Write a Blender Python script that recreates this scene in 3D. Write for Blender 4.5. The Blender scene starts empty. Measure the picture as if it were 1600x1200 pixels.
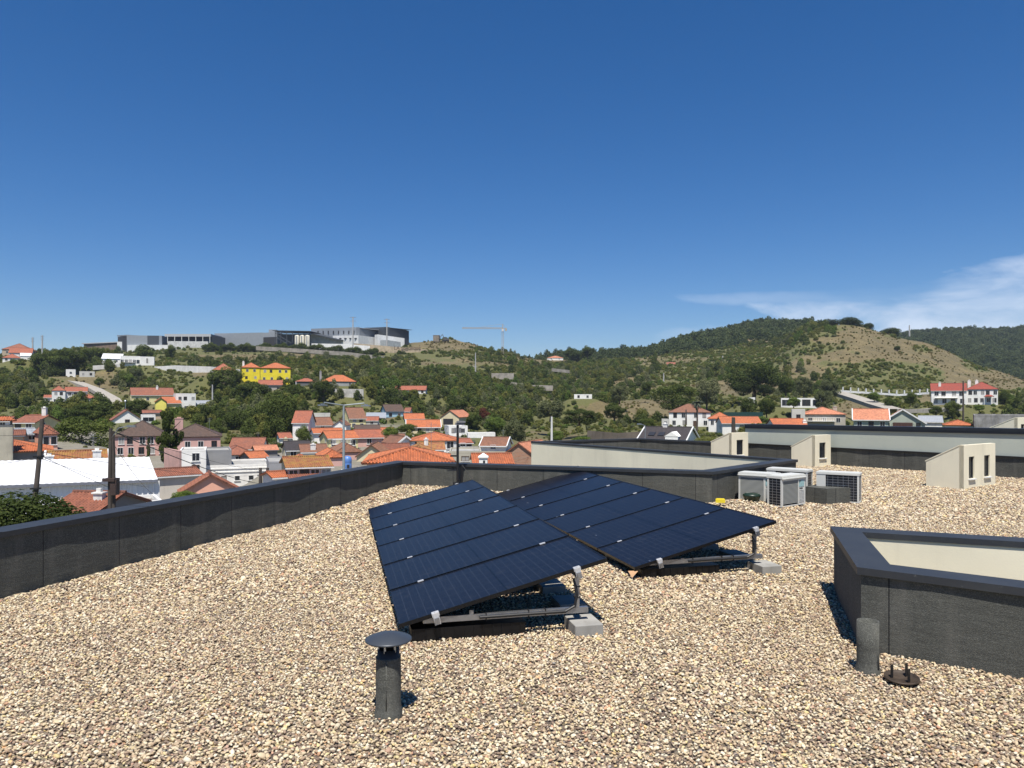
import bpy, math, random
import numpy as np
from mathutils import Vector, Matrix
R = math.radians
rng = np.random.default_rng(7)
random.seed(7)
sc = bpy.context.scene
COL = sc.collection

# ------------------------------------------------------------ camera, sky, sun, exposure
EYE = 2.05            # camera height above the gravel
F = 1150.0            # focal length in photo pixels (photo 1600 wide)
HZ = 628.0            # photo row of the horizon
cam_d = bpy.data.cameras.new('camera')
cam = bpy.data.objects.new('camera', cam_d); COL.objects.link(cam)
cam.location = (0, 0, EYE); cam.rotation_euler = (R(90), 0, 0)
cam_d.sensor_fit = 'HORIZONTAL'; cam_d.sensor_width = 36.0; cam_d.lens = 36.0 * F / 1600.0
cam_d.shift_y = (HZ - 600.0) / 1600.0
cam_d.clip_start = 0.1; cam_d.clip_end = 12000
sc.camera = cam

SUN_EL = R(65)
sun_h = Vector((-0.04, -0.999, 0)).normalized()
sun_v = Vector((sun_h.x * math.cos(SUN_EL), sun_h.y * math.cos(SUN_EL), math.sin(SUN_EL)))
world = bpy.data.worlds.new('World'); sc.world = world; world.use_nodes = True
wn = world.node_tree.nodes; wl = world.node_tree.links
bg = wn['Background']; bg.inputs['Strength'].default_value = 0.063
sky = wn.new('ShaderNodeTexSky'); sky.sky_type = 'NISHITA'; sky.sun_disc = False
sky.sun_elevation = SUN_EL; sky.sun_rotation = math.atan2(sun_h.x, sun_h.y)
sky.altitude = 100; sky.air_density = 1.0; sky.dust_density = 0.0; sky.ozone_density = 5.0
# thin cirrus clouds low over the right-hand hills, part of the sky itself
tc = wn.new('ShaderNodeTexCoord')
def wnode(t, **k):
    n = wn.new(t)
    for a, b in k.items(): setattr(n, a, b)
    return n
def wmath(op, a, b=None, c=None, clamp=False):
    n = wn.new('ShaderNodeMath'); n.operation = op; n.use_clamp = clamp
    for i, v in enumerate((a, b, c)):
        if v is None: continue
        if isinstance(v, (int, float)): n.inputs[i].default_value = v
        else: wl.new(v, n.inputs[i])
    return n.outputs[0]
sep = wn.new('ShaderNodeSeparateXYZ'); wl.new(tc.outputs['Generated'], sep.inputs[0])
az = wmath('ARCTAN2', sep.outputs['X'], sep.outputs['Y'])
el = wmath('ARCSINE', sep.outputs['Z'])
comb = wn.new('ShaderNodeCombineXYZ')
wl.new(wmath('MULTIPLY', az, 5.0), comb.inputs[0])
wl.new(wmath('MULTIPLY_ADD', el, 16.0, wmath('MULTIPLY', az, 2.0)), comb.inputs[1])
noi = wn.new('ShaderNodeTexNoise'); noi.inputs['Scale'].default_value = 1.1; noi.inputs['Detail'].default_value = 9
noi.inputs['Roughness'].default_value = 0.58; noi.inputs['Distortion'].default_value = 0.5
wl.new(comb.outputs[0], noi.inputs['Vector'])
n2w = wn.new('ShaderNodeTexNoise'); n2w.inputs['Scale'].default_value = .7; n2w.inputs['Detail'].default_value = 5; wl.new(comb.outputs[0], n2w.inputs['Vector'])
we = wmath('MULTIPLY_ADD', wmath('SUBTRACT', n2w.outputs['Fac'], .5), .10, el); wa = wmath('MULTIPLY_ADD', wmath('SUBTRACT', noi.outputs['Fac'], .5), .5, az)
def blob(a0, e0, ra, re):
    dx = wmath('DIVIDE', wmath('SUBTRACT', wa, a0), ra); dy = wmath('DIVIDE', wmath('SUBTRACT', we, e0), re)
    d = wmath('ADD', wmath('MULTIPLY', dx, dx), wmath('MULTIPLY', dy, dy))
    return wmath('SUBTRACT', 1.0, d, clamp=True)
m1 = blob(0.57, 0.088, 0.24, 0.056); m2 = blob(0.66, 0.132, 0.17, 0.034); m3 = wmath('MAXIMUM', blob(0.24, 0.078, 0.13, 0.012), blob(0.36, 0.128, 0.12, 0.014))
msk = wmath('MAXIMUM', wmath('MAXIMUM', m1, m2), wmath('MULTIPLY', m3, 0.16))
mr = wn.new('ShaderNodeMapRange'); mr.inputs['From Min'].default_value = 0.26; mr.inputs['From Max'].default_value = 0.62
wl.new(noi.outputs['Fac'], mr.inputs['Value'])
cl = wmath('MULTIPLY', wmath('MULTIPLY', wmath('POWER', msk, 0.8), mr.outputs[0]), 0.9, clamp=True)
mixc = wn.new('ShaderNodeMix'); mixc.data_type = 'RGBA'
hsv = wn.new('ShaderNodeHueSaturation'); hsv.inputs['Saturation'].default_value = 1.27; hsv.inputs['Value'].default_value = 1.0
tint = wn.new('ShaderNodeMix'); tint.data_type = 'RGBA'; tint.blend_type = 'MULTIPLY'; tint.inputs['Factor'].default_value = 1
tint.inputs['B'].default_value = (.97, .965, 1.06, 1); wl.new(sky.outputs[0], tint.inputs['A']); wl.new(tint.outputs['Result'], hsv.inputs['Color'])
wl.new(cl, mixc.inputs['Factor']); wl.new(hsv.outputs[0], mixc.inputs['A'])
mixc.inputs['B'].default_value = (8.6, 9.6, 11.2, 1)
wl.new(mixc.outputs['Result'], bg.inputs['Color'])

sun_d = bpy.data.lights.new('sun', 'SUN'); sun_d.energy = 4.5; sun_d.angle = R(0.53); sun_d.color = (1.0, 0.95, 0.87)
sun = bpy.data.objects.new('sun', sun_d); COL.objects.link(sun)
sun.rotation_euler = sun_v.to_track_quat('Z', 'Y').to_euler(); sun.location = (0, 0, 60)
sc.view_settings.view_transform = 'Standard'; sc.view_settings.look = 'None'
sc.view_settings.exposure = 0.60; sc.view_settings.gamma = 1.0
sc.render.resolution_x = 1024; sc.render.resolution_y = 768
sc.cycles.max_bounces = 5; sc.cycles.diffuse_bounces = 3; sc.cycles.glossy_bounces = 2
sc.cycles.transmission_bounces = 2; sc.cycles.caustics_reflective = False; sc.cycles.caustics_refractive = False

# ------------------------------------------------------------ measuring
def at(px, py, Y):                     # survey a point: photo direction + distance along the view
    return Vector(((px - 800) / F * Y, Y, EYE - (py - HZ) / F * Y))
def gy(py, z=0.0): return F * (EYE - z) / (py - HZ)
def zz(py, Y): return EYE - (py - HZ) / F * Y

# ------------------------------------------------------------ mesh builder
class MB:
    def __init__(s): s.v = []; s.f = []; s.m = []; s.uv = []
    def add(s, vs, fs, m=0, uvs=None):
        o = len(s.v); s.v += [tuple(x) for x in vs]
        for i, f in enumerate(fs):
            s.f.append([o + k for k in f]); s.m.append(m)
            s.uv.append(uvs[i] if uvs else None)
    def box(s, a, b, m=0):
        x0, y0, z0 = a; x1, y1, z1 = b
        s.add([(x0,y0,z0),(x1,y0,z0),(x1,y1,z0),(x0,y1,z0),(x0,y0,z1),(x1,y0,z1),(x1,y1,z1),(x0,y1,z1)],
              [(0,3,2,1),(4,5,6,7),(0,1,5,4),(1,2,6,5),(2,3,7,6),(3,0,4,7)], m)
    def obox(s, c, ax, ay, az, m=0):   # centre and half-axis vectors
        c = Vector(c); ax = Vector(ax); ay = Vector(ay); az = Vector(az)
        vs = [c + i*ax + j*ay + k*az for k in (-1,1) for (i,j) in ((-1,-1),(1,-1),(1,1),(-1,1))]
        s.add(vs, [(0,3,2,1),(4,5,6,7),(0,1,5,4),(1,2,6,5),(2,3,7,6),(3,0,4,7)], m)
    def prism(s, poly, z0, z1, m=0, mtop=None):   # poly counter-clockwise seen from above
        n = len(poly); a = [(p[0], p[1], z0) for p in poly]; b = [(p[0], p[1], z1) for p in poly]
        s.add(a + b, [tuple(range(n - 1, -1, -1))], m)
        o = len(s.v) - 2 * n
        s.f.append([o + n + k for k in range(n)]); s.m.append(m if mtop is None else mtop); s.uv.append(None)
        for k in range(n):
            j = (k + 1) % n
            s.f.append([o + k, o + j, o + n + j, o + n + k]); s.m.append(m); s.uv.append(None)
    def bar(s, p, q, w, h=None, m=0):
        p = Vector(p); q = Vector(q); d = (q - p); L = d.length; d.normalize()
        up = Vector((0,0,1)) if abs(d.z) < .95 else Vector((0,1,0))
        sd = d.cross(up).normalized(); u2 = sd.cross(d)
        s.obox((p+q)/2, d*L/2, sd*w/2, u2*(h or w)/2, m)
    def tube(s, pts, r, n=8, m=0, cap=True):
        pts = [Vector(p) for p in pts]; rr = r if isinstance(r, (list, tuple)) else [r]*len(pts)
        o = len(s.v); prev = None
        for i, p in enumerate(pts):
            d = (pts[min(i+1, len(pts)-1)] - pts[max(i-1, 0)]).normalized()
            up = prev if prev is not None else (Vector((0,0,1)) if abs(d.z) < .9 else Vector((1,0,0)))
            sd = d.cross(up).normalized(); u2 = sd.cross(d).normalized(); prev = u2
            for k in range(n):
                a = 2*math.pi*k/n; s.v.append(tuple(p + rr[i]*(math.cos(a)*sd + math.sin(a)*u2)))
        for i in range(len(pts)-1):
            for k in range(n):
                j = (k+1) % n
                s.f.append([o+i*n+k, o+i*n+j, o+(i+1)*n+j, o+(i+1)*n+k]); s.m.append(m); s.uv.append(None)
        if cap:
            s.f.append([o+k for k in range(n-1,-1,-1)]); s.m.append(m); s.uv.append(None)
            e = o+(len(pts)-1)*n; s.f.append([e+k for k in range(n)]); s.m.append(m); s.uv.append(None)
    def lathe(s, prof, n=32, c=(0,0), m=0):
        o = len(s.v)
        for r, z in prof:
            for k in range(n):
                a = 2*math.pi*k/n; s.v.append((c[0]+r*math.cos(a), c[1]+r*math.sin(a), z))
        for i in range(len(prof)-1):
            for k in range(n):
                j = (k+1) % n
                s.f.append([o+i*n+k, o+i*n+j, o+(i+1)*n+j, o+(i+1)*n+k]); s.m.append(m); s.uv.append(None)
    def build(s, name, mats, parent=None, smooth=False, loc=None):
        me = bpy.data.meshes.new(name); me.from_pydata(s.v, [], s.f)
        if not isinstance(mats, (list, tuple)): mats = [mats]
        for x in mats: me.materials.append(x)
        me.polygons.foreach_set('material_index', s.m)
        if any(u is not None for u in s.uv):
            lay = me.uv_layers.new(name='UVMap'); buf = []
            for f, u in zip(s.f, s.uv): buf += [c for p in (u if u is not None else [(0,0)]*len(f)) for c in p]
            lay.data.foreach_set('uv', buf)
        if smooth: me.polygons.foreach_set('use_smooth', [True]*len(me.polygons))
        me.update()
        o = bpy.data.objects.new(name, me); COL.objects.link(o)
        if parent is not None: o.parent = parent
        if loc is not None: o.location = loc
        return o
def tag(o, label=None, cat=None, group=None, kind=None):
    if label and not kind: kind = 'thing'
    if label: o['label'] = label
    if cat: o['category'] = cat
    if group: o['group'] = group
    if kind: o['kind'] = kind
    return o
def thing(name, label, cat, loc=(0,0,0), rz=0.0, group=None):
    o = bpy.data.objects.new(name, None); COL.objects.link(o); o.location = loc; o.rotation_euler = (0,0,rz)
    o.empty_display_size = 0.3
    return tag(o, label, cat, group)

# ------------------------------------------------------------ materials
_mc = {}
def new_mat(name):
    m = bpy.data.materials.new(name); m.use_nodes = True
    nt = m.node_tree; b = nt.nodes['Principled BSDF']; return m, nt, b
def N(nt, t, **k):
    n = nt.nodes.new(t)
    for a, v in k.items(): setattr(n, a, v)
    return n
def coords(nt, kind='Object', scale=1.0, vec=None):
    t = N(nt, 'ShaderNodeTexCoord'); mp = N(nt, 'ShaderNodeMapping')
    mp.inputs['Scale'].default_value = vec or (scale,)*3
    nt.links.new(t.outputs[kind], mp.inputs[0]); return mp.outputs[0]
def noise(nt, vec, scale, detail=4, rough=.5):
    n = N(nt, 'ShaderNodeTexNoise'); n.inputs['Scale'].default_value = scale; n.inputs['Detail'].default_value = detail
    n.inputs['Roughness'].default_value = rough; nt.links.new(vec, n.inputs['Vector']); return n.outputs['Fac']
def ramp(nt, fac, stops):
    r = N(nt, 'ShaderNodeValToRGB'); e = r.color_ramp.elements
    while len(e) < len(stops): e.new(0.5)
    for i, (p, c) in enumerate(stops):
        e[i].position = p; e[i].color = (c if isinstance(c, tuple) else (c,)*3) + (1,)
    nt.links.new(fac, r.inputs[0]); return r.outputs[0]
def mixrgb(nt, f, a, b, mode='MIX'):
    n = N(nt, 'ShaderNodeMix', data_type='RGBA', blend_type=mode)
    for k, v in (('Factor', f), ('A', a), ('B', b)):
        if isinstance(v, (int, float)): n.inputs[k].default_value = v
        elif isinstance(v, tuple): n.inputs[k].default_value = v if len(v) == 4 else v + (1,)
        else: nt.links.new(v, n.inputs[k])
    return n.outputs['Result']
def mth(nt, op, a, b=0.0, c=0.0, clamp=False):
    n = N(nt, 'ShaderNodeMath', operation=op, use_clamp=clamp)
    for i, v in enumerate((a, b, c)):
        if isinstance(v, (int, float)): n.inputs[i].default_value = v
        else: nt.links.new(v, n.inputs[i])
    return n.outputs[0]
def bump(nt, b, h, strength, dist):
    n = N(nt, 'ShaderNodeBump'); n.inputs['Strength'].default_value = strength; n.inputs['Distance'].default_value = dist
    nt.links.new(h, n.inputs['Height']); nt.links.new(n.outputs[0], b.inputs['Normal'])
def wall_mat(col, dirt=.25, rough=.85, scale=1.0):
    key = ('wall', col, dirt, rough, scale)
    if key in _mc: return _mc[key]
    m, nt, b = new_mat('render_paint')
    v = coords(nt, 'Object', scale)
    n1 = noise(nt, v, .35, 5, .6)
    v2 = coords(nt, 'Object', vec=(1.6*scale, 1.6*scale, .22*scale)); n2 = noise(nt, v2, 1.0, 5, .65)
    d = tuple(c*(1-dirt)*.9 for c in col); 
    c1 = mixrgb(nt, ramp(nt, n1, [(.35, 0.0), (.75, 1.0)]), col, d)
    c2 = mixrgb(nt, mth(nt, 'MULTIPLY', ramp(nt, n2, [(.52, 0.0), (.78, 1.0)]), dirt*1.6, clamp=True), c1, (.16, .145, .12))
    nt.links.new(c2, b.inputs['Base Color']); b.inputs['Roughness'].default_value = rough
    bump(nt, b, noise(nt, v, 60, 3), .12, .008)
    _mc[key] = m; return m
def tile_mat(col, col2=None, lichen=0.0):
    key = ('tile', col, col2, lichen)
    if key in _mc: return _mc[key]
    m, nt, b = new_mat('clay_tiles')
    uv = coords(nt, 'UV')
    br = N(nt, 'ShaderNodeTexBrick'); br.offset = 0.0; br.inputs['Scale'].default_value = 1.0
    br.inputs['Brick Width'].default_value = .24; br.inputs['Row Height'].default_value = .38; br.inputs['Mortar Size'].default_value = .022
    br.inputs['Mortar Smooth'].default_value = .3; br.inputs['Bias'].default_value = 0
    c2 = col2 or tuple(c*.62 for c in col)
    br.inputs['Color1'].default_value = col + (1,); br.inputs['Color2'].default_value = c2 + (1,)
    br.inputs['Mortar'].default_value = tuple(c*.35 for c in col) + (1,)
    nt.links.new(uv, br.inputs['Vector'])
    v = coords(nt, 'Object'); n1 = noise(nt, v, .5, 6, .65); n2 = noise(nt, v, 3.2, 4, .6)
    c = mixrgb(nt, ramp(nt, n1, [(.42, 0.0), (.72, .75)]), br.outputs['Color'], tuple(x*.42+.02 for x in col))
    c = mixrgb(nt, ramp(nt, n2, [(.55, 0.0), (.8, .5)]), c, tuple(min(1, x*1.25+.03) for x in col))
    if lichen: c = mixrgb(nt, mth(nt, 'MULTIPLY', ramp(nt, noise(nt, v, 1.3, 5, .7), [(.45, 0.0), (.62, 1.0)]), lichen), c, (.32, .2, .04))
    nt.links.new(c, b.inputs['Base Color']); b.inputs['Roughness'].default_value = .8
    bump(nt, b, br.outputs['Fac'], -.4, .03)
    _mc[key] = m; return m
def flat_mat(name, col, rough=.6, metal=0.0, var=.15, scale=3.0):
    key = (name, col, rough, metal)
    if key in _mc: return _mc[key]
    m, nt, b = new_mat(name); v = coords(nt)
    c = mixrgb(nt, ramp(nt, noise(nt, v, scale, 5, .6), [(.3, 0.0), (.7, 1.0)]), tuple(x*(1+var*.4) for x in col), tuple(x*(1-var) for x in col))
    nt.links.new(c, b.inputs['Base Color']); b.inputs['Roughness'].default_value = rough; b.inputs['Metallic'].default_value = metal
    _mc[key] = m; return m
def brick_mat(col):
    m, nt, b = new_mat('brickwork'); v0 = N(nt, 'ShaderNodeTexCoord').outputs['Object']
    s = N(nt, 'ShaderNodeSeparateXYZ'); nt.links.new(v0, s.inputs[0]); c = N(nt, 'ShaderNodeCombineXYZ')
    nt.links.new(mth(nt, 'ADD', s.outputs['X'], s.outputs['Y']), c.inputs[0]); nt.links.new(s.outputs['Z'], c.inputs[1])
    br = N(nt, 'ShaderNodeTexBrick'); br.inputs['Scale'].default_value = 1; br.inputs['Brick Width'].default_value = .5
    br.inputs['Row Height'].default_value = .25; br.inputs['Mortar Size'].default_value = .03
    br.inputs['Color1'].default_value = col + (1,); br.inputs['Color2'].default_value = tuple(x*.7 for x in col) + (1,)
    br.inputs['Mortar'].default_value = (.28, .24, .2, 1); nt.links.new(c.outputs[0], br.inputs['Vector'])
    cc = mixrgb(nt, ramp(nt, noise(nt, v0, .8, 5, .6), [(.4, 0.0), (.75, .7)]), br.outputs['Color'], (.36, .28, .2))
    nt.links.new(cc, b.inputs['Base Color']); b.inputs['Roughness'].default_value = .9; return m
def corr_mat(name, col, pitch=.3, axis='X', rough=.5, metal=.0):
    m, nt, b = new_mat(name); v = coords(nt, 'UV')
    w = N(nt, 'ShaderNodeTexWave', wave_type='BANDS', bands_direction=axis, wave_profile='SIN')
    w.inputs['Scale'].default_value = 1/pitch/3.18; nt.links.new(v, w.inputs['Vector'])
    vo = coords(nt); n = noise(nt, vo, .6, 4, .6)
    c = mixrgb(nt, ramp(nt, n, [(.4, 0.0), (.8, .6)]), col, tuple(x*.75 for x in col))
    c = mixrgb(nt, mth(nt, 'MULTIPLY', ramp(nt, w.outputs['Fac'], [(0.0, 1.0), (.25, 0.0)]), .35), c, tuple(x*.5 for x in col))
    nt.links.new(c, b.inputs['Base Color']); b.inputs['Roughness'].default_value = rough; b.inputs['Metallic'].default_value = metal
    bump(nt, b, w.outputs['Fac'], .5, .03); return m

M_felt, nt, b = new_mat('mineral_felt')
v = coords(nt); vo = N(nt, 'ShaderNodeTexVoronoi'); vo.inputs['Scale'].default_value = 170; nt.links.new(v, vo.inputs['Vector'])
gr = ramp(nt, vo.outputs['Color'], [(.1, (.040,.042,.037)), (.6, (.076,.078,.068)), (.95, (.15,.152,.134))])
big = noise(nt, v, 1.3, 5, .6)
c = mixrgb(nt, ramp(nt, big, [(.35, 0.0), (.7, .6)]), gr, (.066,.067,.058))
vs_ = coords(nt, vec=(5, 5, .7)); st_ = noise(nt, vs_, 1.0, 5, .65)
c = mixrgb(nt, mth(nt, 'MULTIPLY', ramp(nt, st_, [(.52, 0.0), (.74, 1.0)]), .5), c, (.15,.145,.125))
uv = coords(nt, 'UV'); su = N(nt, 'ShaderNodeSeparateXYZ'); nt.links.new(uv, su.inputs[0])
fr = mth(nt, 'FRACT', mth(nt, 'ADD', mth(nt, 'MULTIPLY', su.outputs[0], .95), .3))
seam = mth(nt, 'LESS_THAN', mth(nt, 'ABSOLUTE', mth(nt, 'SUBTRACT', fr, .5)), .0045)
c = mixrgb(nt, seam, c, (.008, .008, .009))
nt.links.new(c, b.inputs['Base Color']); b.inputs['Roughness'].default_value = .95
wob = noise(nt, v, 2.2, 3, .5)
hh = mth(nt, 'ADD', mth(nt, 'MULTIPLY', vo.outputs['Distance'], .12), mth(nt, 'ADD', mth(nt, 'MULTIPLY', noise(nt, coords(nt, vec=(2.5, 2.5, 9)), 1.0, 4, .6), .6), 0.0)); hh = mth(nt, 'ADD', hh, mth(nt, 'ADD', wob, mth(nt, 'MULTIPLY', seam, -.25)))
bump(nt, b, hh, .6, .03)

M_cap, nt, b = new_mat('lacquered_sheet_metal'); v = coords(nt)
c = mixrgb(nt, ramp(nt, noise(nt, v, 2.5, 6, .7), [(.4, 0.0), (.75, .6)]), (.028,.031,.036), (.05,.053,.056))
c = mixrgb(nt, ramp(nt, noise(nt, v, 40, 3, .7), [(.66, 0.0), (.72, .35)]), c, (.2,.2,.19))
nt.links.new(c, b.inputs['Base Color']); b.inputs['Roughness'].default_value = .5; b.inputs['Specular IOR Level'].default_value = .35
M_cream = wall_mat((.81, .75, .57), .15, .9)
M_creamD = wall_mat((.60, .56, .44), .14, .9)
M_green = wall_mat((.46, .49, .42), .08, .9)
M_black = flat_mat('black_plastic', (.012,.012,.013), .5)
M_alu = flat_mat('aluminium', (.42,.43,.45), .38, .9, .2, 12)
M_clamp = flat_mat('bright_clamp', (.62,.62,.62), .35, .3)
M_white_metal = flat_mat('white_enamel', (.58,.58,.54), .45, 0, .06)
M_conc = wall_mat((.36,.35,.32), .35, .95, 4.0)
M_glass = flat_mat('dark_glass', (.02,.024,.03), .12)
M_dframe = flat_mat('dark_window_frame', (.03,.03,.032), .4)
M_wframe = flat_mat('white_window_frame', (.7,.7,.68), .5)
M_shut = flat_mat('roller_shutter', (.3,.29,.27), .7)
M_brownw = flat_mat('brown_wood', (.09,.05,.03), .7)
M_bark = wall_mat((.10,.075,.055), .4, .95, 3.0)
M_pole = wall_mat((.075,.06,.05), .4, .95, 3.0)
M_white = flat_mat('white_trim', (.72,.72,.7), .6)

# ------------------------------------------------------------ terrain heights
# per photo column: (distance, photo row of bare ground)
PROF = {
 -300: [(110,785),(160,712),(220,668),(300,628),(400,596),(500,575),(620,566),(800,585)],
 0:    [(110,785),(160,712),(220,672),(300,634),(400,584),(450,566),(560,556),(640,566),(800,590)],
 110:  [(110,785),(150,715),(220,668),(300,634),(380,596),(450,572),(560,553),(650,556),(800,590)],
 200:  [(110,785),(150,712),(200,672),(260,648),(320,628),(380,600),(430,581),(520,560),(620,548),(700,549),(850,590)],
 300:  [(110,785),(150,712),(200,690),(260,648),(320,620),(380,596),(430,580),(520,560),(620,546),(720,547),(850,590)],
 430:  [(110,785),(150,722),(200,690),(260,645),(337,598),(420,574),(500,560),(620,547),(720,546),(850,590)],
 560:  [(110,785),(150,735),(200,697),(270,661),(337,616),(420,588),(500,570),(600,552),(700,546),(850,590)],
 700:  [(110,785),(160,728),(220,686),(270,664),(330,640),(400,606),(500,578),(580,556),(640,540),(700,531),(850,585)],
 780:  [(110,785),(160,728),(220,696),(300,665),(400,622),(500,590),(600,565),(680,550),(720,549),(900,580)],
 870:  [(110,785),(170,732),(220,704),(300,672),(400,638),(500,606),(600,582),(700,572),(800,562),(950,556),(1100,580)],
 1000: [(110,785),(170,712),(220,690),(300,660),(400,626),(500,594),(600,576),(750,560),(900,549),(1100,575)],
 1100: [(110,785),(170,712),(260,668),(350,640),(450,602),(550,580),(700,553),(850,532),(950,521),(1150,555)],
 1200: [(110,785),(170,712),(260,672),(350,642),(420,617),(500,585),(600,560),(800,524),(950,504),(1150,555)],
 1265: [(110,785),(170,712),(260,676),(330,652),(400,622),(460,595),(520,558),(590,516),(640,514),(800,522),(920,504),(1200,555)],
 1330: [(110,785),(170,712),(260,678),(330,650),(400,618),(450,592),(520,545),(590,507),(640,512),(800,540),(1000,545),(1300,530),(1600,560)],
 1440: [(110,785),(170,712),(260,678),(330,640),(400,616),(460,595),(520,563),(590,533),(640,545),(800,575),(1000,548),(1300,521),(1600,560)],
 1540: [(110,785),(170,712),(260,678),(330,636),(400,612),(460,600),(530,588),(590,574),(640,590),(800,600),(1000,560),(1300,516),(1600,560)],
 1640: [(110,785),(170,712),(260,680),(330,644),(400,622),(460,611),(530,608),(590,606),(640,615),(800,600),(1000,555),(1300,514),(1600,560)],
 1900: [(110,785),(170,712),(260,680),(330,644),(400,625),(460,618),(530,612),(600,610),(800,590),(1000,550),(1300,512),(1600,560)],
}
cols = sorted(PROF); UK = np.array([(c - 800) / F for c in cols])
YG = np.concatenate([np.array([2., 10., 20., 30., 45., 60., 80.]), np.geomspace(100, 1700, 330), np.array([1900., 2200., 2500.])])
def prof_z(c):
    p = PROF[c]; ys = [2, 90] + [a for a, _ in p] + [2200, 2500]
    zs = [-13.0, -13.0] + [zz(py, a) for a, py in p] + [zz(p[-1][1], p[-1][0]) - 30]*2
    return np.interp(YG, ys, zs)
ZC = np.array([prof_z(c) for c in cols])
k = np.array([1,2,3,2,1.]); k /= k.sum()
for i in range(len(cols)):
    ZC[i] = np.convolve(np.pad(ZC[i], 2, mode='edge'), k, 'valid')
UG = np.concatenate([np.linspace(-1.5, -.8, 30, endpoint=False), np.linspace(-.8, .8, 460), np.linspace(.81, 1.5, 30)])
def smooth_u(u):
    u = np.clip(u, UK[0], UK[-1]); i = np.clip(np.searchsorted(UK, u) - 1, 0, len(UK) - 2)
    t = (u - UK[i]) / (UK[i+1] - UK[i]); t = t*t*(3-2*t)*.6 + t*.4
    return i, t
ii, tt = smooth_u(UG)
ZG = (ZC[ii].T * (1-tt) + ZC[ii+1].T * tt).T         # [u, Y]
def vnoise(x, y, seed):
    xi = np.floor(x).astype(int); yi = np.floor(y).astype(int); fx = x-xi; fy = y-yi
    fx = fx*fx*(3-2*fx); fy = fy*fy*(3-2*fy)
    def h(a, b):
        n = (a*374761393 + b*668265263 + seed*982451653) & 0x7fffffff
        n = ((n ^ (n >> 13)) * 1274126177) & 0x7fffffff
        return ((n ^ (n >> 16)) & 0xffff) / 65535.0
    return (h(xi,yi)*(1-fx)+h(xi+1,yi)*fx)*(1-fy) + (h(xi,yi+1)*(1-fx)+h(xi+1,yi+1)*fx)*fy
def fbm(x, y, s=1, o=4):
    r = 0; a = .5
    for i in range(o): r = r + a*vnoise(x*2**i, y*2**i, s+i); a *= .5
    return r
XX = UG[:, None]*YG[None, :]; YY = np.repeat(YG[None, :], len(UG), 0)
amp = np.interp(YY, [0, 130, 250, 500, 1500], [0, .3, 2., 5., 14.])
ZG = ZG + (fbm(XX/38+50, YY/38+50, 3) - .47) * amp

# ------------------------------------------------------------ house list (photo columns, rows, distance)
W_ = (.84,.825,.78); CR = (.66,.58,.38); PK = (.62,.38,.33); SA = (.80,.43,.31); YE = (.78,.64,.03); PY = (.74,.66,.33)
BL = (.33,.52,.62); GR = (.34,.34,.33); OW = (.56,.55,.5); DG = (.14,.14,.14); TAN = (.5,.4,.28)
tO = tile_mat((.56,.165,.06)); tR = tile_mat((.42,.13,.068)); tT = tile_mat((.33,.118,.066)); tB = tile_mat((.28,.125,.07))
tD = tile_mat((.115,.07,.05)); tK = tile_mat((.05,.04,.04)); tL = tile_mat((.40,.15,.06), None, .75); tRed = tile_mat((.36,.07,.04)); tP = tile_mat((.66,.26,.14))
mGs = corr_mat('grey_sheet_roof', (.33,.35,.37), .35); mWs = corr_mat('white_sheet_roof', (.82,.82,.82), .5)
mBrick = brick_mat((.42,.18,.09))
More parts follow.
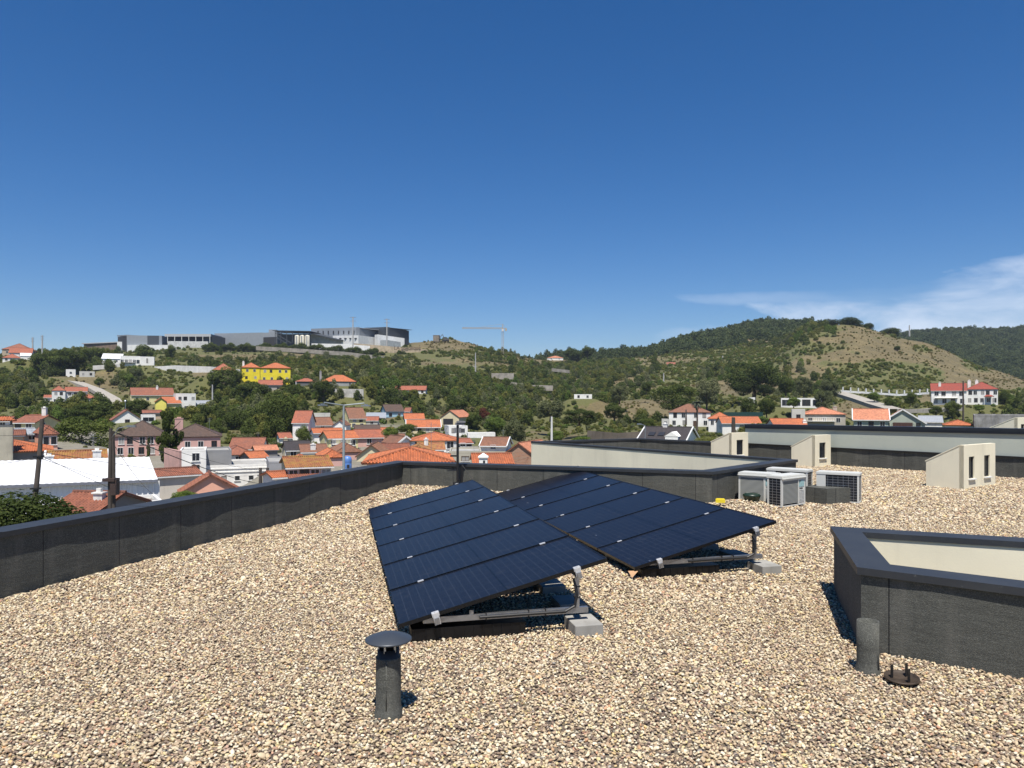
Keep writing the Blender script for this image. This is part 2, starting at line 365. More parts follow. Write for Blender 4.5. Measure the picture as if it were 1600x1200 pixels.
# name, label, px0, px1, base, eave, ridge, Y, D, kind, wall, roof, yaw, windows(cols, rows), opts
HS = [
 ('villa','big terracotta roofed villa at the left end of the skyline',3,50,556,546,537,430,16,'hip',TAN,tT,8,(3,1),{}),
 ('house','low house with a long red roof just below the skyline villa',14,50,560,551,544,415,9,'gx',W_,tR,5,(3,1),{}),
 ('house','white two storey house with balcony at the left edge under the villa',4,33,573,559,553,400,9,'hip',W_,tR,0,(3,2),{'balc':1}),
 ('garden_shed','small bright white shed beside the white balcony house',32,48,562,556,552,402,6,'gx',W_,mWs,0,(0,0),{}),
 ('house','white house with a tall red roofed left block above the concrete retaining wall',81,102,632,610,603,300,9,'hip',W_,tR,0,(2,2),{}),
 ('house','white house with blue gable window, middle block above the retaining wall',102,136,632,611,605,304,9,'gx',W_,tR,0,(3,2),{}),
 ('annex','small red roofed annex at the left end of the white houses',69,82,633,621,617,299,5,'shed',W_,tR,0,(1,1),{}),
 ('veranda','open red roofed veranda at the right end of the white houses',122,152,632,622,616,298,7,'hip',OW,tR,0,(3,1),{}),
 ('house','white gabled house left of the flat roofed modern villa',159,190,569,560,553,436,12,'gx',W_,mWs,6,(2,1),{}),
 ('villa','white flat roofed modern villa with a long dark glass balcony',188,219,575,557,552,428,12,'flat',W_,None,0,(5,1),{'wh':(2.0,2.2),'balc':1}),
 ('annex','plain white cube annex at the right side of the modern villa',219,241,571,558,556,430,10,'flat',W_,None,0,(1,1),{'wh':(.9,2.6)}),
 ('hut','tiny white cube hut at the top of the ramp road',103,118,588,578,577,392,5,'flat',W_,None,0,(1,1),{}),
 ('ruin','low white broken outbuilding right of the tiny hut',124,148,589,581,578,385,6,'flat',OW,None,0,(2,1),{}),
 ('house','long house with brown roof above the yellow house',206,272,631,617,606,300,11,'gx',PY,tT,-6,(4,1),{'chim':[(.62,.4,.8,1.2)],'door':1}),
 ('house','tall lemon yellow gable block left of the small orange roof',243,260,649,627,619,258,7,'gy',(.86,.76,.16),tO,-4,(0,0),{}),
 ('house','lemon yellow house with a small orange roof and gable end',258,283,648,630,620,262,9,'shed',PY,tO,-8,(2,1),{}),
 ('house','white flat roofed house right of the lemon yellow house',275,306,645,616,614,268,9,'flat',W_,None,-8,(3,2),{}),
 ('shed','grey curved roof shed right of the white flat house',307,335,643,631,626,275,10,'gx',OW,mGs,-10,(0,0),{}),
 ('house','large white gable house behind the pink building',176,222,664,655,640,190,9,'gy',W_,tT,-6,(1,1),{}),
 ('annex','low white annex right of the large white gable house',221,243,662,650,648,188,6,'flat',W_,None,-4,(1,1),{'wh':(2.6,1.1)}),
 ('house','small brown roofed house touching the right of the white gable house',224,252,655,645,641,200,6,'gx',TAN,tT,-4,(0,0),{}),
 ('long_house','long pink house with a dark hipped roof behind the drooping tree',180,262,713,681,657,152,12,'hip',PK,tD,0,(5,2),{'wh':(1.0,1.4)}),
 ('long_house','right wing of the pink house with dark hipped roof and brown shaded wall',262,345,712,682,662,150,13,'hip',PK,tD,0,(4,1),{'chim':[(.18,.6,1.6,1.8)],'wh':(1.0,1.5)}),
 ('house','cream gable house with brown roof at the left edge behind the tiled roof',17,56,676,660,649,140,9,'gx',PY,tT,28,(2,1),{'chim':[(.85,.5,.8,1.4)]}),
 ('house','small dark red roof between the cream gable house and the concrete tower',17,36,688,680,672,112,6,'gx',TAN,tT,0,(0,0),{}),
 ('house','small light blue house with grey sheet roof left of the leaning pole',36,64,690,679,669,118,7,'gx',(.5,.66,.66),mGs,-20,(1,1),{}),
 ('house','white gable end peeping behind the dark round tree',66,85,674,664,656,150,8,'gx',W_,tT,-15,(1,1),{}),
 ('house','pink house with red roof left of the dark round tree',66,90,702,678,664,112,8,'hip',SA,tT,-10,(2,1),{}),
 ('tiled_building','building with broad orange tiled roof and dark grey wall at left edge',-60,80,740,705,686,84,9,'hip',(.22,.21,.19),tO,0,(0,0),{'near':1}),
 ('roof_lodge','narrow orange tiled roof with two white chimneys behind the white shed',76,166,735,717,704,80,5,'gx',W_,tL,-2,(0,0),{'chim':[(.02,-.1,.8,.4),(.84,-.1,.8,.8)],'near':1,'trim':1}),
 ('house','brown corrugated roofed house with a grey gable in front of the white shed',66,156,835,799,769,46,5.5,'gx',(.2,.2,.21),tT,34,(0,0),{'near':1,'chim':[(.72,.32,.6,.35)]}),
 ('carport','small flat white canopy roof at the foot of the white shed',192,254,806,790,786,52,4,'flat',W_,None,-8,(0,0),{}),
 ('house','old grey walled house with diagonal brown roof right of the white shed',246,316,792,742,731,84,5,'gx',(.66,.61,.53),tT,-18,(0,0),{'near':1}),
 ('house','salmon gable fronted house just above the left parapet',284,374,800,766,741,75,3.2,'gy',SA,tT,-4,(1,1),{'near':1,'wh':(.9,.7)}),
 ('house','white three storey house with a grey concrete flank wall',281,322,762,706,701,112,8,'flat',W_,None,0,(1,3),{}),
 ('building','grey concrete upper block behind the white five window building',319,362,750,706,702,118,9,'flat',(.27,.27,.27),None,-3,(0,0),{}),
 ('building','long low white building with five square dark windows',318,424,770,729,722,118,12,'flat',W_,None,-4,(5,1),{'wh':(.75,.75),'band':1}),
 ('building','grey shaded side block right of the white five window building',420,450,768,724,719,112,11,'flat',(.30,.30,.31),None,-4,(2,1),{}),  # plain grey wall colour on the side block
 ('house','house with large brown red roof and white wall below the dark wood',358,409,712,701,684,160,10,'gx',W_,tT,8,(0,0),{}),
 ('house','orange hipped roof house just behind the long low white building',349,396,728,710,696,140,9,'hip',W_,tT,-6,(1,1),{}),
 ('house','small pinkish roof on a grey gable house near the dark wood',400,434,716,703,697,150,7,'gx',(.2,.2,.2),tP,-8,(0,0),{}),
 ('house','bright orange roof slope against a dark grey wall',392,420,730,715,705,135,7,'gx',DG,tO,-18,(0,0),{}),
 ('house','cream house with a black panel covered roof and yellow chimney',449,487,720,703,689,136,9,'gx',CR,tK,-8,(2,1),{'chim':[(.1,.8,.8,1.2)]}),
 ('house','white walled house with brown roof and broad white chimney',472,512,725,706,694,134,9,'gx',W_,tB,-6,(0,0),{'chim':[(.45,.15,.9,.9)]}),
 ('house','low orange roof in front of the white walled brown roof house',455,480,726,719,712,118,6,'hip',W_,tO,0,(0,0),{}),
 ('house','long beige house with brown tiled roof and lower brown roof at the parapet',450,518,752,729,718,84,8,'gx',CR,tL,-8,(4,1),{'near':1,'porch':1,'wh':(1.0,.8)}),
 ('hut','tiny orange roofed hut left of the long beige house',428,452,752,745,737,82,4,'gx',W_,tO,-20,(0,0),{'near':1}),
 ('house','tall white house with an orange hipped roof beside the dark wood',457,482,690,660,642,185,8,'gx',W_,tR,12,(1,1),{}),
 ('house','white gable house with brown roof behind the tall white house',487,521,672,664,652,210,9,'gx',OW,tB,-14,(1,1),{}),
 ('house','long pale grey walled outbuilding above the brown roofed houses',484,516,653,647,645,240,6,'flat',OW,None,0,(0,0),{}),
 ('house','small white gable house left of the yellow terrace house',520,541,672,664,656,205,7,'gy',W_,tB,10,(0,0),{}),
 ('terrace_house','tall yellow terrace house with brown roof behind the street lamp',546,572,669,653,637,230,9,'gx',PY,tB,-16,(2,2),{}),
 ('house','light blue house with a dark brown roof',603,631,656,642,632,272,9,'gx',BL,tD,-14,(2,1),{'lower':1}),
 ('shack','white ruined shack left of the light blue house',573,602,664,652,645,255,7,'shed',OW,mGs,0,(2,1),{}),
 ('house','long white house with a bright orange roof and white gable',491,536,694,676,669,180,8,'gx',W_,tO,-8,(2,1),{}),
 ('house','orange roofed house with a cream balcony front left of the lamp post',513,560,702,684,673,160,9,'gx',PY,tO,-14,(3,1),{'balc':1}),
 ('house','pink walled house with a wide red brown roof',556,598,698,683,671,168,9,'gx',PK,tR,-6,(1,1),{}),
 ('house','twin dark brown roofs below the blue house',556,594,676,673,664,215,8,'gx',OW,tD,-4,(0,0),{}),
 ('house','brown red roof over a dark open shed right of the pink house',600,632,696,687,678,172,7,'gx',DG,tB,-4,(0,0),{}),  # closed dark wall, its colour painted for the shaded inside of the shed
 ('house','small orange roof with a white gable left of the big cream gable house',633,663,660,654,646,262,7,'gx',W_,tO,-6,(0,0),{}),
 ('house','cream house with a long orange roof and white verge trim',636,688,678,667,656,230,9,'gx',CR,tO,-2,(4,1),{'trim':1}),
 ('garage','cream gable fronted building with a wide dark doorway',688,718,664,651,641,262,14,'gy',CR,tP,20,(0,0),{'gate':1}),
 ('house','large grey white house with a broad bright orange hipped roof',643,714,722,688,675,150,12,'hip',(.6,.6,.58),tO,0,(4,2),{'wh':(1.4,1.5),'balc':1}),
 ('annex','lichen yellow orange roofed annex in front of the large hipped roof house',655,694,712,702,691,130,6,'gx',W_,tL,-4,(0,0),{'chim':[(.3,.3,.7,1.0)]}),
 ('house','white blue trimmed gable house left of the large hipped roof house',620,648,706,692,682,150,8,'gy',W_,tB,-24,(1,1),{'trim':1}),
 ('white_house','white flat roofed house with terrace behind the antenna mast',701,731,680,667,665,205,8,'flat',W_,None,-10,(2,1),{}),
 ('house','small white house between the tall white house and the dark wood edge',438,456,692,684,676,182,7,'gx',W_,tR,-10,(1,1),{}),
 ('house','white house with a small terracotta roof just right of the blue house',632,640,650,643,637,275,7,'gx',W_,tT,8,(1,1),{}),
 ('house','low white house with orange roof between the twin brown roofs and the green tree',594,612,684,676,668,205,7,'gx',W_,tO,6,(1,1),{}),
 ('house','small white house with a reddish roof right of the large hipped roof house',718,738,700,692,685,158,7,'gx',W_,tR,-12,(2,1),{}),
 ('house','white cottage with a brown roof at the far left edge above the tiled roof',-6,14,668,658,651,165,8,'gx',W_,tT,10,(1,1),{}),
 ('house','white cottage with orange roof left of the ramp road trees',50,66,662,654,648,180,7,'gx',W_,tO,-6,(1,1),{}),
 ('house','pale house with a red roof above the twin dark brown roofs',572,590,664,657,651,240,7,'gx',OW,tR,4,(1,1),{}),
 ('lean_to','long white canopy running right from the terrace house',731,774,684,678,676,196,5,'flat',W_,None,-4,(0,0),{}),
 ('tiled_building','nearest building with a wide orange clay tiled hipped roof',574,704,760,721,707,52,7,'hip',W_,tO,0,(0,0),{'near':1}),
 ('tiled_building','small pyramid tiled roof peak behind the nearest tiled roof',630,676,716,708,697,62,5,'hip',W_,tL,0,(0,0),{'near':1}),
 ('house','cream gable ended house among brown roofs left of the nearest tiled roof',557,603,730,712,695,112,9,'gy',CR,tB,6,(0,0),{}),
 ('house','wide brown tiled roof right of the cream gable',582,640,722,707,693,122,9,'gx',CR,tT,-3,(0,0),{}),
 ('house','dark brown hipped roof left of the cream gable',526,566,718,706,692,124,9,'hip',PK,tB,-10,(0,0),{}),
 ('house','pink wall with orange roof beside the blue tank',504,538,728,714,701,100,7,'hip',PK,tO,-8,(0,0),{}),
 ('house','brown tiled roof with a white gable left of the brick shed',751,790,704,696,683,150,8,'gx',W_,tB,10,(1,1),{'trim':1}),
 ('brick_shed','bare brick shed with a pinkish corrugated roof and open gable',786,836,728,709,692,128,11,'gy','brick',tP,22,(0,0),{'near':1}),
 ('wall_house','weathered concrete walled yard building with white flat roof',702,752,728,708,702,108,9,'flat',(.42,.39,.31),None,0,(1,1),{'wh':(1.1,.7)}),
 ('house','low orange roof under the white chimney right of the nearest tiled roof',742,800,735,724,716,78,7,'gx',W_,tO,-4,(0,0),{'near':1}),
 ('house','orange roofed house with roof windows left of the bright yellow house',333,366,582,578,568,345,10,'hip',TAN,tR,-4,(0,0),{'sky':1}),
 ('yellow_house','bright yellow left house with hipped orange roof',378,406,596,574,567,344,12,'hip',YE,tO,0,(2,2),{'chim':[(.06,.5,.9,1.2)]}),
 ('yellow_house','bright yellow main house with two storeys and hipped orange roof',407,454,598,575,567,338,13,'hip',YE,tO,0,(4,2),{'door':1}),
 ('ruin','old mottled farmhouse with a small red roof below the yellow houses',404,441,615,601,594,318,8,'gx',(.42,.38,.34),tR,0,(3,1),{}),
 ('carport','open carport with a pink red roof right of the yellow houses',462,494,604,596,591,322,8,'hip',DG,tR,0,(0,0),{'posts':1}),  # solid dark wall colour stands in for the shade under the open roof
 ('house','low house with bright orange hipped roof and tall white chimney',502,556,603,596,586,322,12,'hip',GR,tO,0,(3,1),{'chim':[(-.03,.4,.9,2.4)]}),
 ('house','long white low house with red brown roof on the green slope',617,665,616,609,603,345,8,'gx',W_,tR,6,(5,1),{}),
 ('shed','small white roofed shed left of the long white low house',597,608,609,603,601,345,4,'flat',W_,None,0,(0,0),{}),
 ('shelter','white flat roofed shelter among bushes in the middle of the valley',897,925,623,617,614,350,8,'flat',W_,None,0,(2,1),{}),
 ('villa','pale distant villa among trees at the crest',855,880,563,559,556,780,18,'hip',W_,tP,0,(2,1),{}),
 ('hut','tiny white hut left of the dark conifer',1001,1013,582,577,575,620,8,'flat',W_,None,0,(0,0),{}),
 ('hut','tiny white farmhouse right of the dark conifer',1042,1055,575,569,566,640,8,'gx',W_,tT,0,(0,0),{}),
 ('manor','long white two storey house with a faded hipped roof behind the palm',1045,1110,667,644,631,258,14,'hip',W_,tB,0,(4,2),{'wh':(1.2,1.6),'door':1}),
 ('annex','tiny white annex with sloping wall left of the manor',1034,1046,667,656,652,258,5,'flat',OW,None,0,(1,1),{}),
 ('house','small white house with an orange pyramid roof right of the manor',1107,1143,668,654,644,245,9,'hip',W_,tO,0,(3,1),{'wh':(1.0,1.6)}),
 ('house','long white house with shallow orange roof and gable beside the pyramid roof',1128,1190,682,661,651,228,11,'gx',W_,tO,-10,(1,1),{'wh':(1.1,2.2)}),
 ('house','orange roof with a grey gable above the grey green wall',1210,1262,676,665,654,190,10,'gx',W_,tO,-12,(0,0),{'chim':[(.98,.2,.9,.5)]}),
 ('villa','dark roofed villa with white gable trims and skylights',996,1070,705,688,667,128,12,'gx',W_,tK,14,(0,0),{'trim':1,'sky':1,'chim':[(.42,.5,.8,.5)],'dorm':1}),
 ('villa','flat modern white villa with a wide dark glass front',1220,1284,637,623,620,292,12,'flat',W_,None,0,(4,1),{'wh':(3.4,2.4)}),
 ('hut','small white cube house between trees left of the flat modern villa',1169,1180,634,622,620,290,6,'flat',W_,None,0,(1,1),{'wh':(1.0,1.6)}),
 ('house','beige two storey house with several orange roofs',1255,1321,668,647,636,205,12,'hip',(.46,.42,.35),tP,-4,(3,1),{'chim':[(.8,.4,1.0,.6)],'balc':1}),
 ('annex','cream flat annex left of the beige orange roofed house',1237,1258,664,641,638,204,8,'flat',OW,None,0,(1,1),{}),
 ('chalet','orange roofed chalet with white gable trims and a dark balcony',1376,1445,672,660,640,175,10,'gy',(.40,.44,.36),tP,0,(0,0),{'trim':1,'loggia':1}),
 ('chalet_wing','wide orange roof wing at the left of the chalet',1334,1388,672,655,639,176,9,'gx',(.40,.44,.36),tP,0,(3,1),{'trim':1}),
 ('shed','grey barrel roofed shed right of the chalet',1437,1472,672,659,650,180,9,'gx',W_,mGs,0,(0,0),{}),
 ('house','low bright red orange roof right of the chalet',1476,1520,674,664,656,160,8,'hip',W_,tO,0,(0,0),{}),
 ('barn','old grey stained concrete barn at the right edge',1521,1620,680,651,645,150,16,'flat',(.3,.29,.28),None,0,(0,0),{'stain':1}),
 ('farmhouse','big white two storey farmhouse with a red roof, left half with balcony',1455,1510,633,610,599,322,14,'gx',W_,tRed,0,(4,2),{'wh':(1.6,2.0),'chim':[(.25,.3,1.0,1.6)],'balc':1}),
 ('farmhouse','big white two storey farmhouse with a red roof, taller right half',1510,1559,632,608,597,318,15,'hip',W_,tRed,0,(5,2),{'wh':(1.3,1.8),'chim':[(.1,.4,1.2,1.6),(.35,.5,1.2,1.6)],'porch2':1}),
]
# flatten the terrain under houses
for h in HS:
    px0, px1, base, Y, D = h[2], h[3], h[4], h[7], h[8]
    if Y < 60: continue
    cx = ((px0+px1)/2 - 800)/F*Y; wd = (px1-px0)/F*Y/2; cy = Y + D/2; zb = zz(base, Y)
    d = np.maximum(np.abs(XX-cx) - wd - 1, 0)**2 + np.maximum(np.abs(YY-cy) - D/2 - 1, 0)**2
    w = np.exp(-d/ (9.0 if Y > 150 else 5.0)**2)
    ZG = ZG*(1-w) + (zb - .05)*w
def ground_z(X, Y):
    u = X/Y; i = int(np.clip(np.searchsorted(UG, u)-1, 0, len(UG)-2)); j = int(np.clip(np.searchsorted(YG, Y)-1, 0, len(YG)-2))
    a = (u-UG[i])/(UG[i+1]-UG[i]); b_ = (Y-YG[j])/(YG[j+1]-YG[j])
    return float((ZG[i,j]*(1-a)+ZG[i+1,j]*a)*(1-b_) + (ZG[i,j+1]*(1-a)+ZG[i+1,j+1]*a)*b_)
def ground_z_arr(X, Y):
    u = X/Y; i = np.clip(np.searchsorted(UG, u)-1, 0, len(UG)-2); j = np.clip(np.searchsorted(YG, Y)-1, 0, len(YG)-2)
    a = (u-UG[i])/(UG[i+1]-UG[i]); b_ = (Y-YG[j])/(YG[j+1]-YG[j])
    return (ZG[i,j]*(1-a)+ZG[i+1,j]*a)*(1-b_) + (ZG[i,j+1]*(1-a)+ZG[i+1,j+1]*a)*b_
# ground cover, measured as patches: (px, py, rx, ry, amount) of dry grass / soil
DRY = [(1530,584,95,22,1.2),(985,640,100,16,1.3),(1440,555,150,34,1.3),(1310,522,90,16,1.1),(1255,590,50,40,.6),(1540,600,110,10,1.2),(385,559,80,6,1),(462,556,45,5,1),
 (725,642,55,9,1.1),(850,563,60,10,1.1),(740,566,150,8,.6),(575,652,45,8,1),(150,600,75,22,.9),(340,585,45,8,.8),(1340,640,40,16,1.2),(1500,625,80,14,.9),
 (870,690,80,22,.8),(695,540,75,10,.85),(1040,562,70,8,.6),(1160,605,80,14,.9),(1170,530,50,8,.8),(950,585,80,10,.6),(820,600,60,6,.5),(240,640,40,10,.4),(1000,600,60,10,.5),(80,560,30,10,.5)]
GREEN = [(1395,585,85,26,1.6),(1370,640,20,4,.6),(1450,545,40,10,1.0),(1240,520,90,14,.8),(700,590,200,20,.5),(1560,555,80,30,1.2)]
PXg = 800 + XX/YY*F; PYg = HZ + (EYE - ZG)/YY*F
def patch_value(PX, PY, Y, X):
    d = np.zeros_like(PX)
    for (a, b_, rx, ry, s) in DRY: d = np.maximum(d, s*np.clip(1.25 - ((PX-a)/rx)**2 - ((PY-b_)/ry)**2, 0, 1))
    for (a, b_, rx, ry, s) in GREEN: d = d - s*np.clip(1.2 - ((PX-a)/rx)**2 - ((PY-b_)/ry)**2, 0, 1)
    n = fbm(X/24+9, Y/24+9, 11) - .47; n2 = fbm(X/7+3, Y/7+3, 17, 3) - .44
    far = np.clip((Y-760)/120, 0, 1)
    return np.clip(d*.92 + n*1.5 + n2*1.0 + .02 - far*1.0, 0, 1)
DRYV = patch_value(PXg, PYg, YY, XX)
nu, ny = len(UG), len(YG)
idx = np.arange(nu*ny).reshape(nu, ny)
faces = np.stack([idx[:-1,:-1], idx[1:,:-1], idx[1:,1:], idx[:-1,1:]], -1).reshape(-1, 4)
def np_mesh(name, V, Fq, mats, smooth=True, attrs=None):
    me = bpy.data.meshes.new(name); n, m = len(V), len(Fq); k = Fq.shape[1]
    me.vertices.add(n); me.vertices.foreach_set('co', V.astype(np.float32).ravel())
    me.loops.add(m*k); me.loops.foreach_set('vertex_index', Fq.astype(np.int32).ravel())
    me.polygons.add(m); me.polygons.foreach_set('loop_start', (np.arange(m)*k).astype(np.int32)); me.polygons.foreach_set('loop_total', np.full(m, k, np.int32))
    me.polygons.foreach_set('use_smooth', np.full(m, smooth))
    for x in mats: me.materials.append(x)
    for an, dom, arr in (attrs or []):
        at_ = me.attributes.new(an, 'FLOAT', dom); at_.data.foreach_set('value', arr.astype(np.float32).ravel())
    me.update(calc_edges=True); return me
M_ter, nt, b = new_mat('hillside_ground'); v = coords(nt)
at_ = N(nt, 'ShaderNodeAttribute', attribute_name='dry')
n1 = noise(nt, v, .35, 6, .65); n2 = noise(nt, v, .09, 5, .6); n3 = noise(nt, v, 1.6, 4, .7)
f = mth(nt, 'ADD', at_.outputs['Fac'], mth(nt, 'MULTIPLY', mth(nt, 'SUBTRACT', n1, .5), 1.1), clamp=True)
green = mixrgb(nt, n3, (.060,.066,.018), (.14,.135,.045))
n4 = noise(nt, v, .55, 7, .75)
n5 = noise(nt, v, .035, 9, .72)
tan = mixrgb(nt, ramp(nt, n2, [(.38, 0.0), (.6, 1.0)]), (.195,.152,.068), (.130,.100,.043))
tan = mixrgb(nt, ramp(nt, n5, [(.46, 0.0), (.60, .8)]), tan, (.10,.085,.04))
tan = mixrgb(nt, ramp(nt, n4, [(.44, 0.0), (.60, .85)]), tan, (.105,.085,.042))
tan = mixrgb(nt, ramp(nt, n3, [(.5, 0.0), (.7, .5)]), tan, (.205,.172,.082))
c = mixrgb(nt, ramp(nt, f, [(.3, 0.0), (.58, 1.0)]), green, tan)
ap = N(nt, 'ShaderNodeAttribute', attribute_name='paved')
c = mixrgb(nt, mth(nt, 'MULTIPLY', ap.outputs['Fac'], mth(nt, 'ADD', .35, n1), clamp=True), c, mixrgb(nt, n4, (.30,.27,.22), (.16,.15,.13)))
nt.links.new(c, b.inputs['Base Color']); b.inputs['Roughness'].default_value = 1.0
bump(nt, b, n1, 1.0, .8)
te = bpy.data.objects.new('terrain', np_mesh('terrain', np.stack([XX, YY, ZG], -1).reshape(-1, 3), faces, [M_ter], True, [('dry', 'POINT', DRYV), ('paved', 'POINT', np.maximum(np.clip((185-YY)/25, 0, 1)*np.clip((850-PXg)/30, 0, 1), np.clip((262-YY)/30, 0, 1)*np.clip((735-PXg)/20, 0, 1)*np.clip((PXg-470)/20, 0, 1)))]))
COL.objects.link(te); tag(te, kind='structure')
mb = MB(); mb.box((-3900,-600,-60),(3900,2600,-59)); g0 = mb.build('ground', M_ter); tag(g0, kind='structure')

# ------------------------------------------------------------ houses
def slope(mb, A, B, C, D, near, t=.12, m=0, pitch=.24, am=.045):
    """tiled slope: eave edge A-B, upper edge D-C (quad, or triangle when C==D); A..D counter-clockwise seen from outside"""
    A, B, C, D = (Vector(p) for p in (A, B, C, D))
    u = (B-A).normalized(); n = u.cross(D-A if (D-A).length > .01 else C-A).normalized(); v = n.cross(u)
    L = (B-A).length; cu = (C-A).dot(u); du = (D-A).dot(u); H = (D-A).dot(v)
    if H < .02: return
    per = pitch; k = 6 if near else 0
    def vhi(x):
        r = 1.0
        if x < du and du > 1e-4: r = min(r, x/du)
        if x > cu and L-cu > 1e-4: r = min(r, (L-x)/(L-cu))
        return max(r, 0)*H
    def vlo(x):
        if x < 0: return H*min(1, x/du) if du < -1e-4 else 0
        if x > L: return H*min(1, (x-L)/(cu-L)) if cu-L > 1e-4 else 0
        return 0
    x0, x1 = min(0, du), max(L, cu)
    xs = set([x0, 0, L, x1, min(max(du, x0), x1), min(max(cu, x0), x1)])
    if k:
        q = x0
        while q < x1: xs.add(q); q += per/k
    xs = sorted(xs); vs, fs, uvs = [], [], []
    nr = max(2, int(H/.38)+1) if near else 2
    for x in xs:
        z0, z1 = vlo(x), vhi(x) if 0 <= x <= L else (H if (du < 0 and x < 0) or (cu > L and x > L) else 0)
        amp = am*math.sin(2*math.pi*x/per) if near else 0
        for j in range(nr):
            t0 = j/(nr-1); vv = z0 + (z1-z0)*t0
            vs.append(A + u*x + v*vv + n*(amp+.02)); uvs.append((x, vv))
    fu = []
    for i in range(len(xs)-1):
        for j in range(nr-1):
            f = (i*nr+j, (i+1)*nr+j, (i+1)*nr+j+1, i*nr+j+1)
            fs.append(f); fu.append([uvs[q] for q in f])
    mb.add(vs, fs, m, fu)
    P = [A, B, C, D] if (C-D).length > .01 else [A, B, C]
    top = [p + n*.0 for p in P]; bot = [p - n*t for p in P]; q = len(P)
    mb.add(top+bot, [tuple(range(2*q-1, q-1, -1))] + [(i, q+i, q+(i+1) % q, (i+1) % q) for i in range(q)], m)
def window(parent, c, ax, nrm, w, h, frame, depth=.05, sill=True, name='window', pane=None):
    """c centre on the wall, ax horizontal direction, nrm outward normal"""
    c = Vector(c); ax = Vector(ax); nrm = Vector(nrm); up = Vector((0,0,1)); b = .07 if w > .8 else .05
    mb = MB()
    for s in (-1, 1):
        mb.obox(c + ax*s*(w/2) + nrm*.03, ax*b/2, nrm*.035, up*(h/2+b/2))
        mb.obox(c + up*s*(h/2) + nrm*.03, ax*(w/2-b/2), nrm*.035, up*b/2)
    if w > .9: mb.obox(c + nrm*.02, ax*.025, nrm*.02, up*(h/2-b/2))
    f = mb.build(name, frame, parent)
    mb = MB(); mb.obox(c + nrm*.005, ax*(w/2-b/2), nrm*.008, up*(h/2-b/2)); mb.build('pane', pane or M_glass, f)
    if sill:
        mb = MB(); mb.obox(c - up*(h/2+b/2+.04) + nrm*.06, ax*(w/2+.12), nrm*.08, up*.035); mb.build('sill', M_white, f)
    return f
M_stain = wall_mat((.34,.33,.32), .75, .95, 1.4)
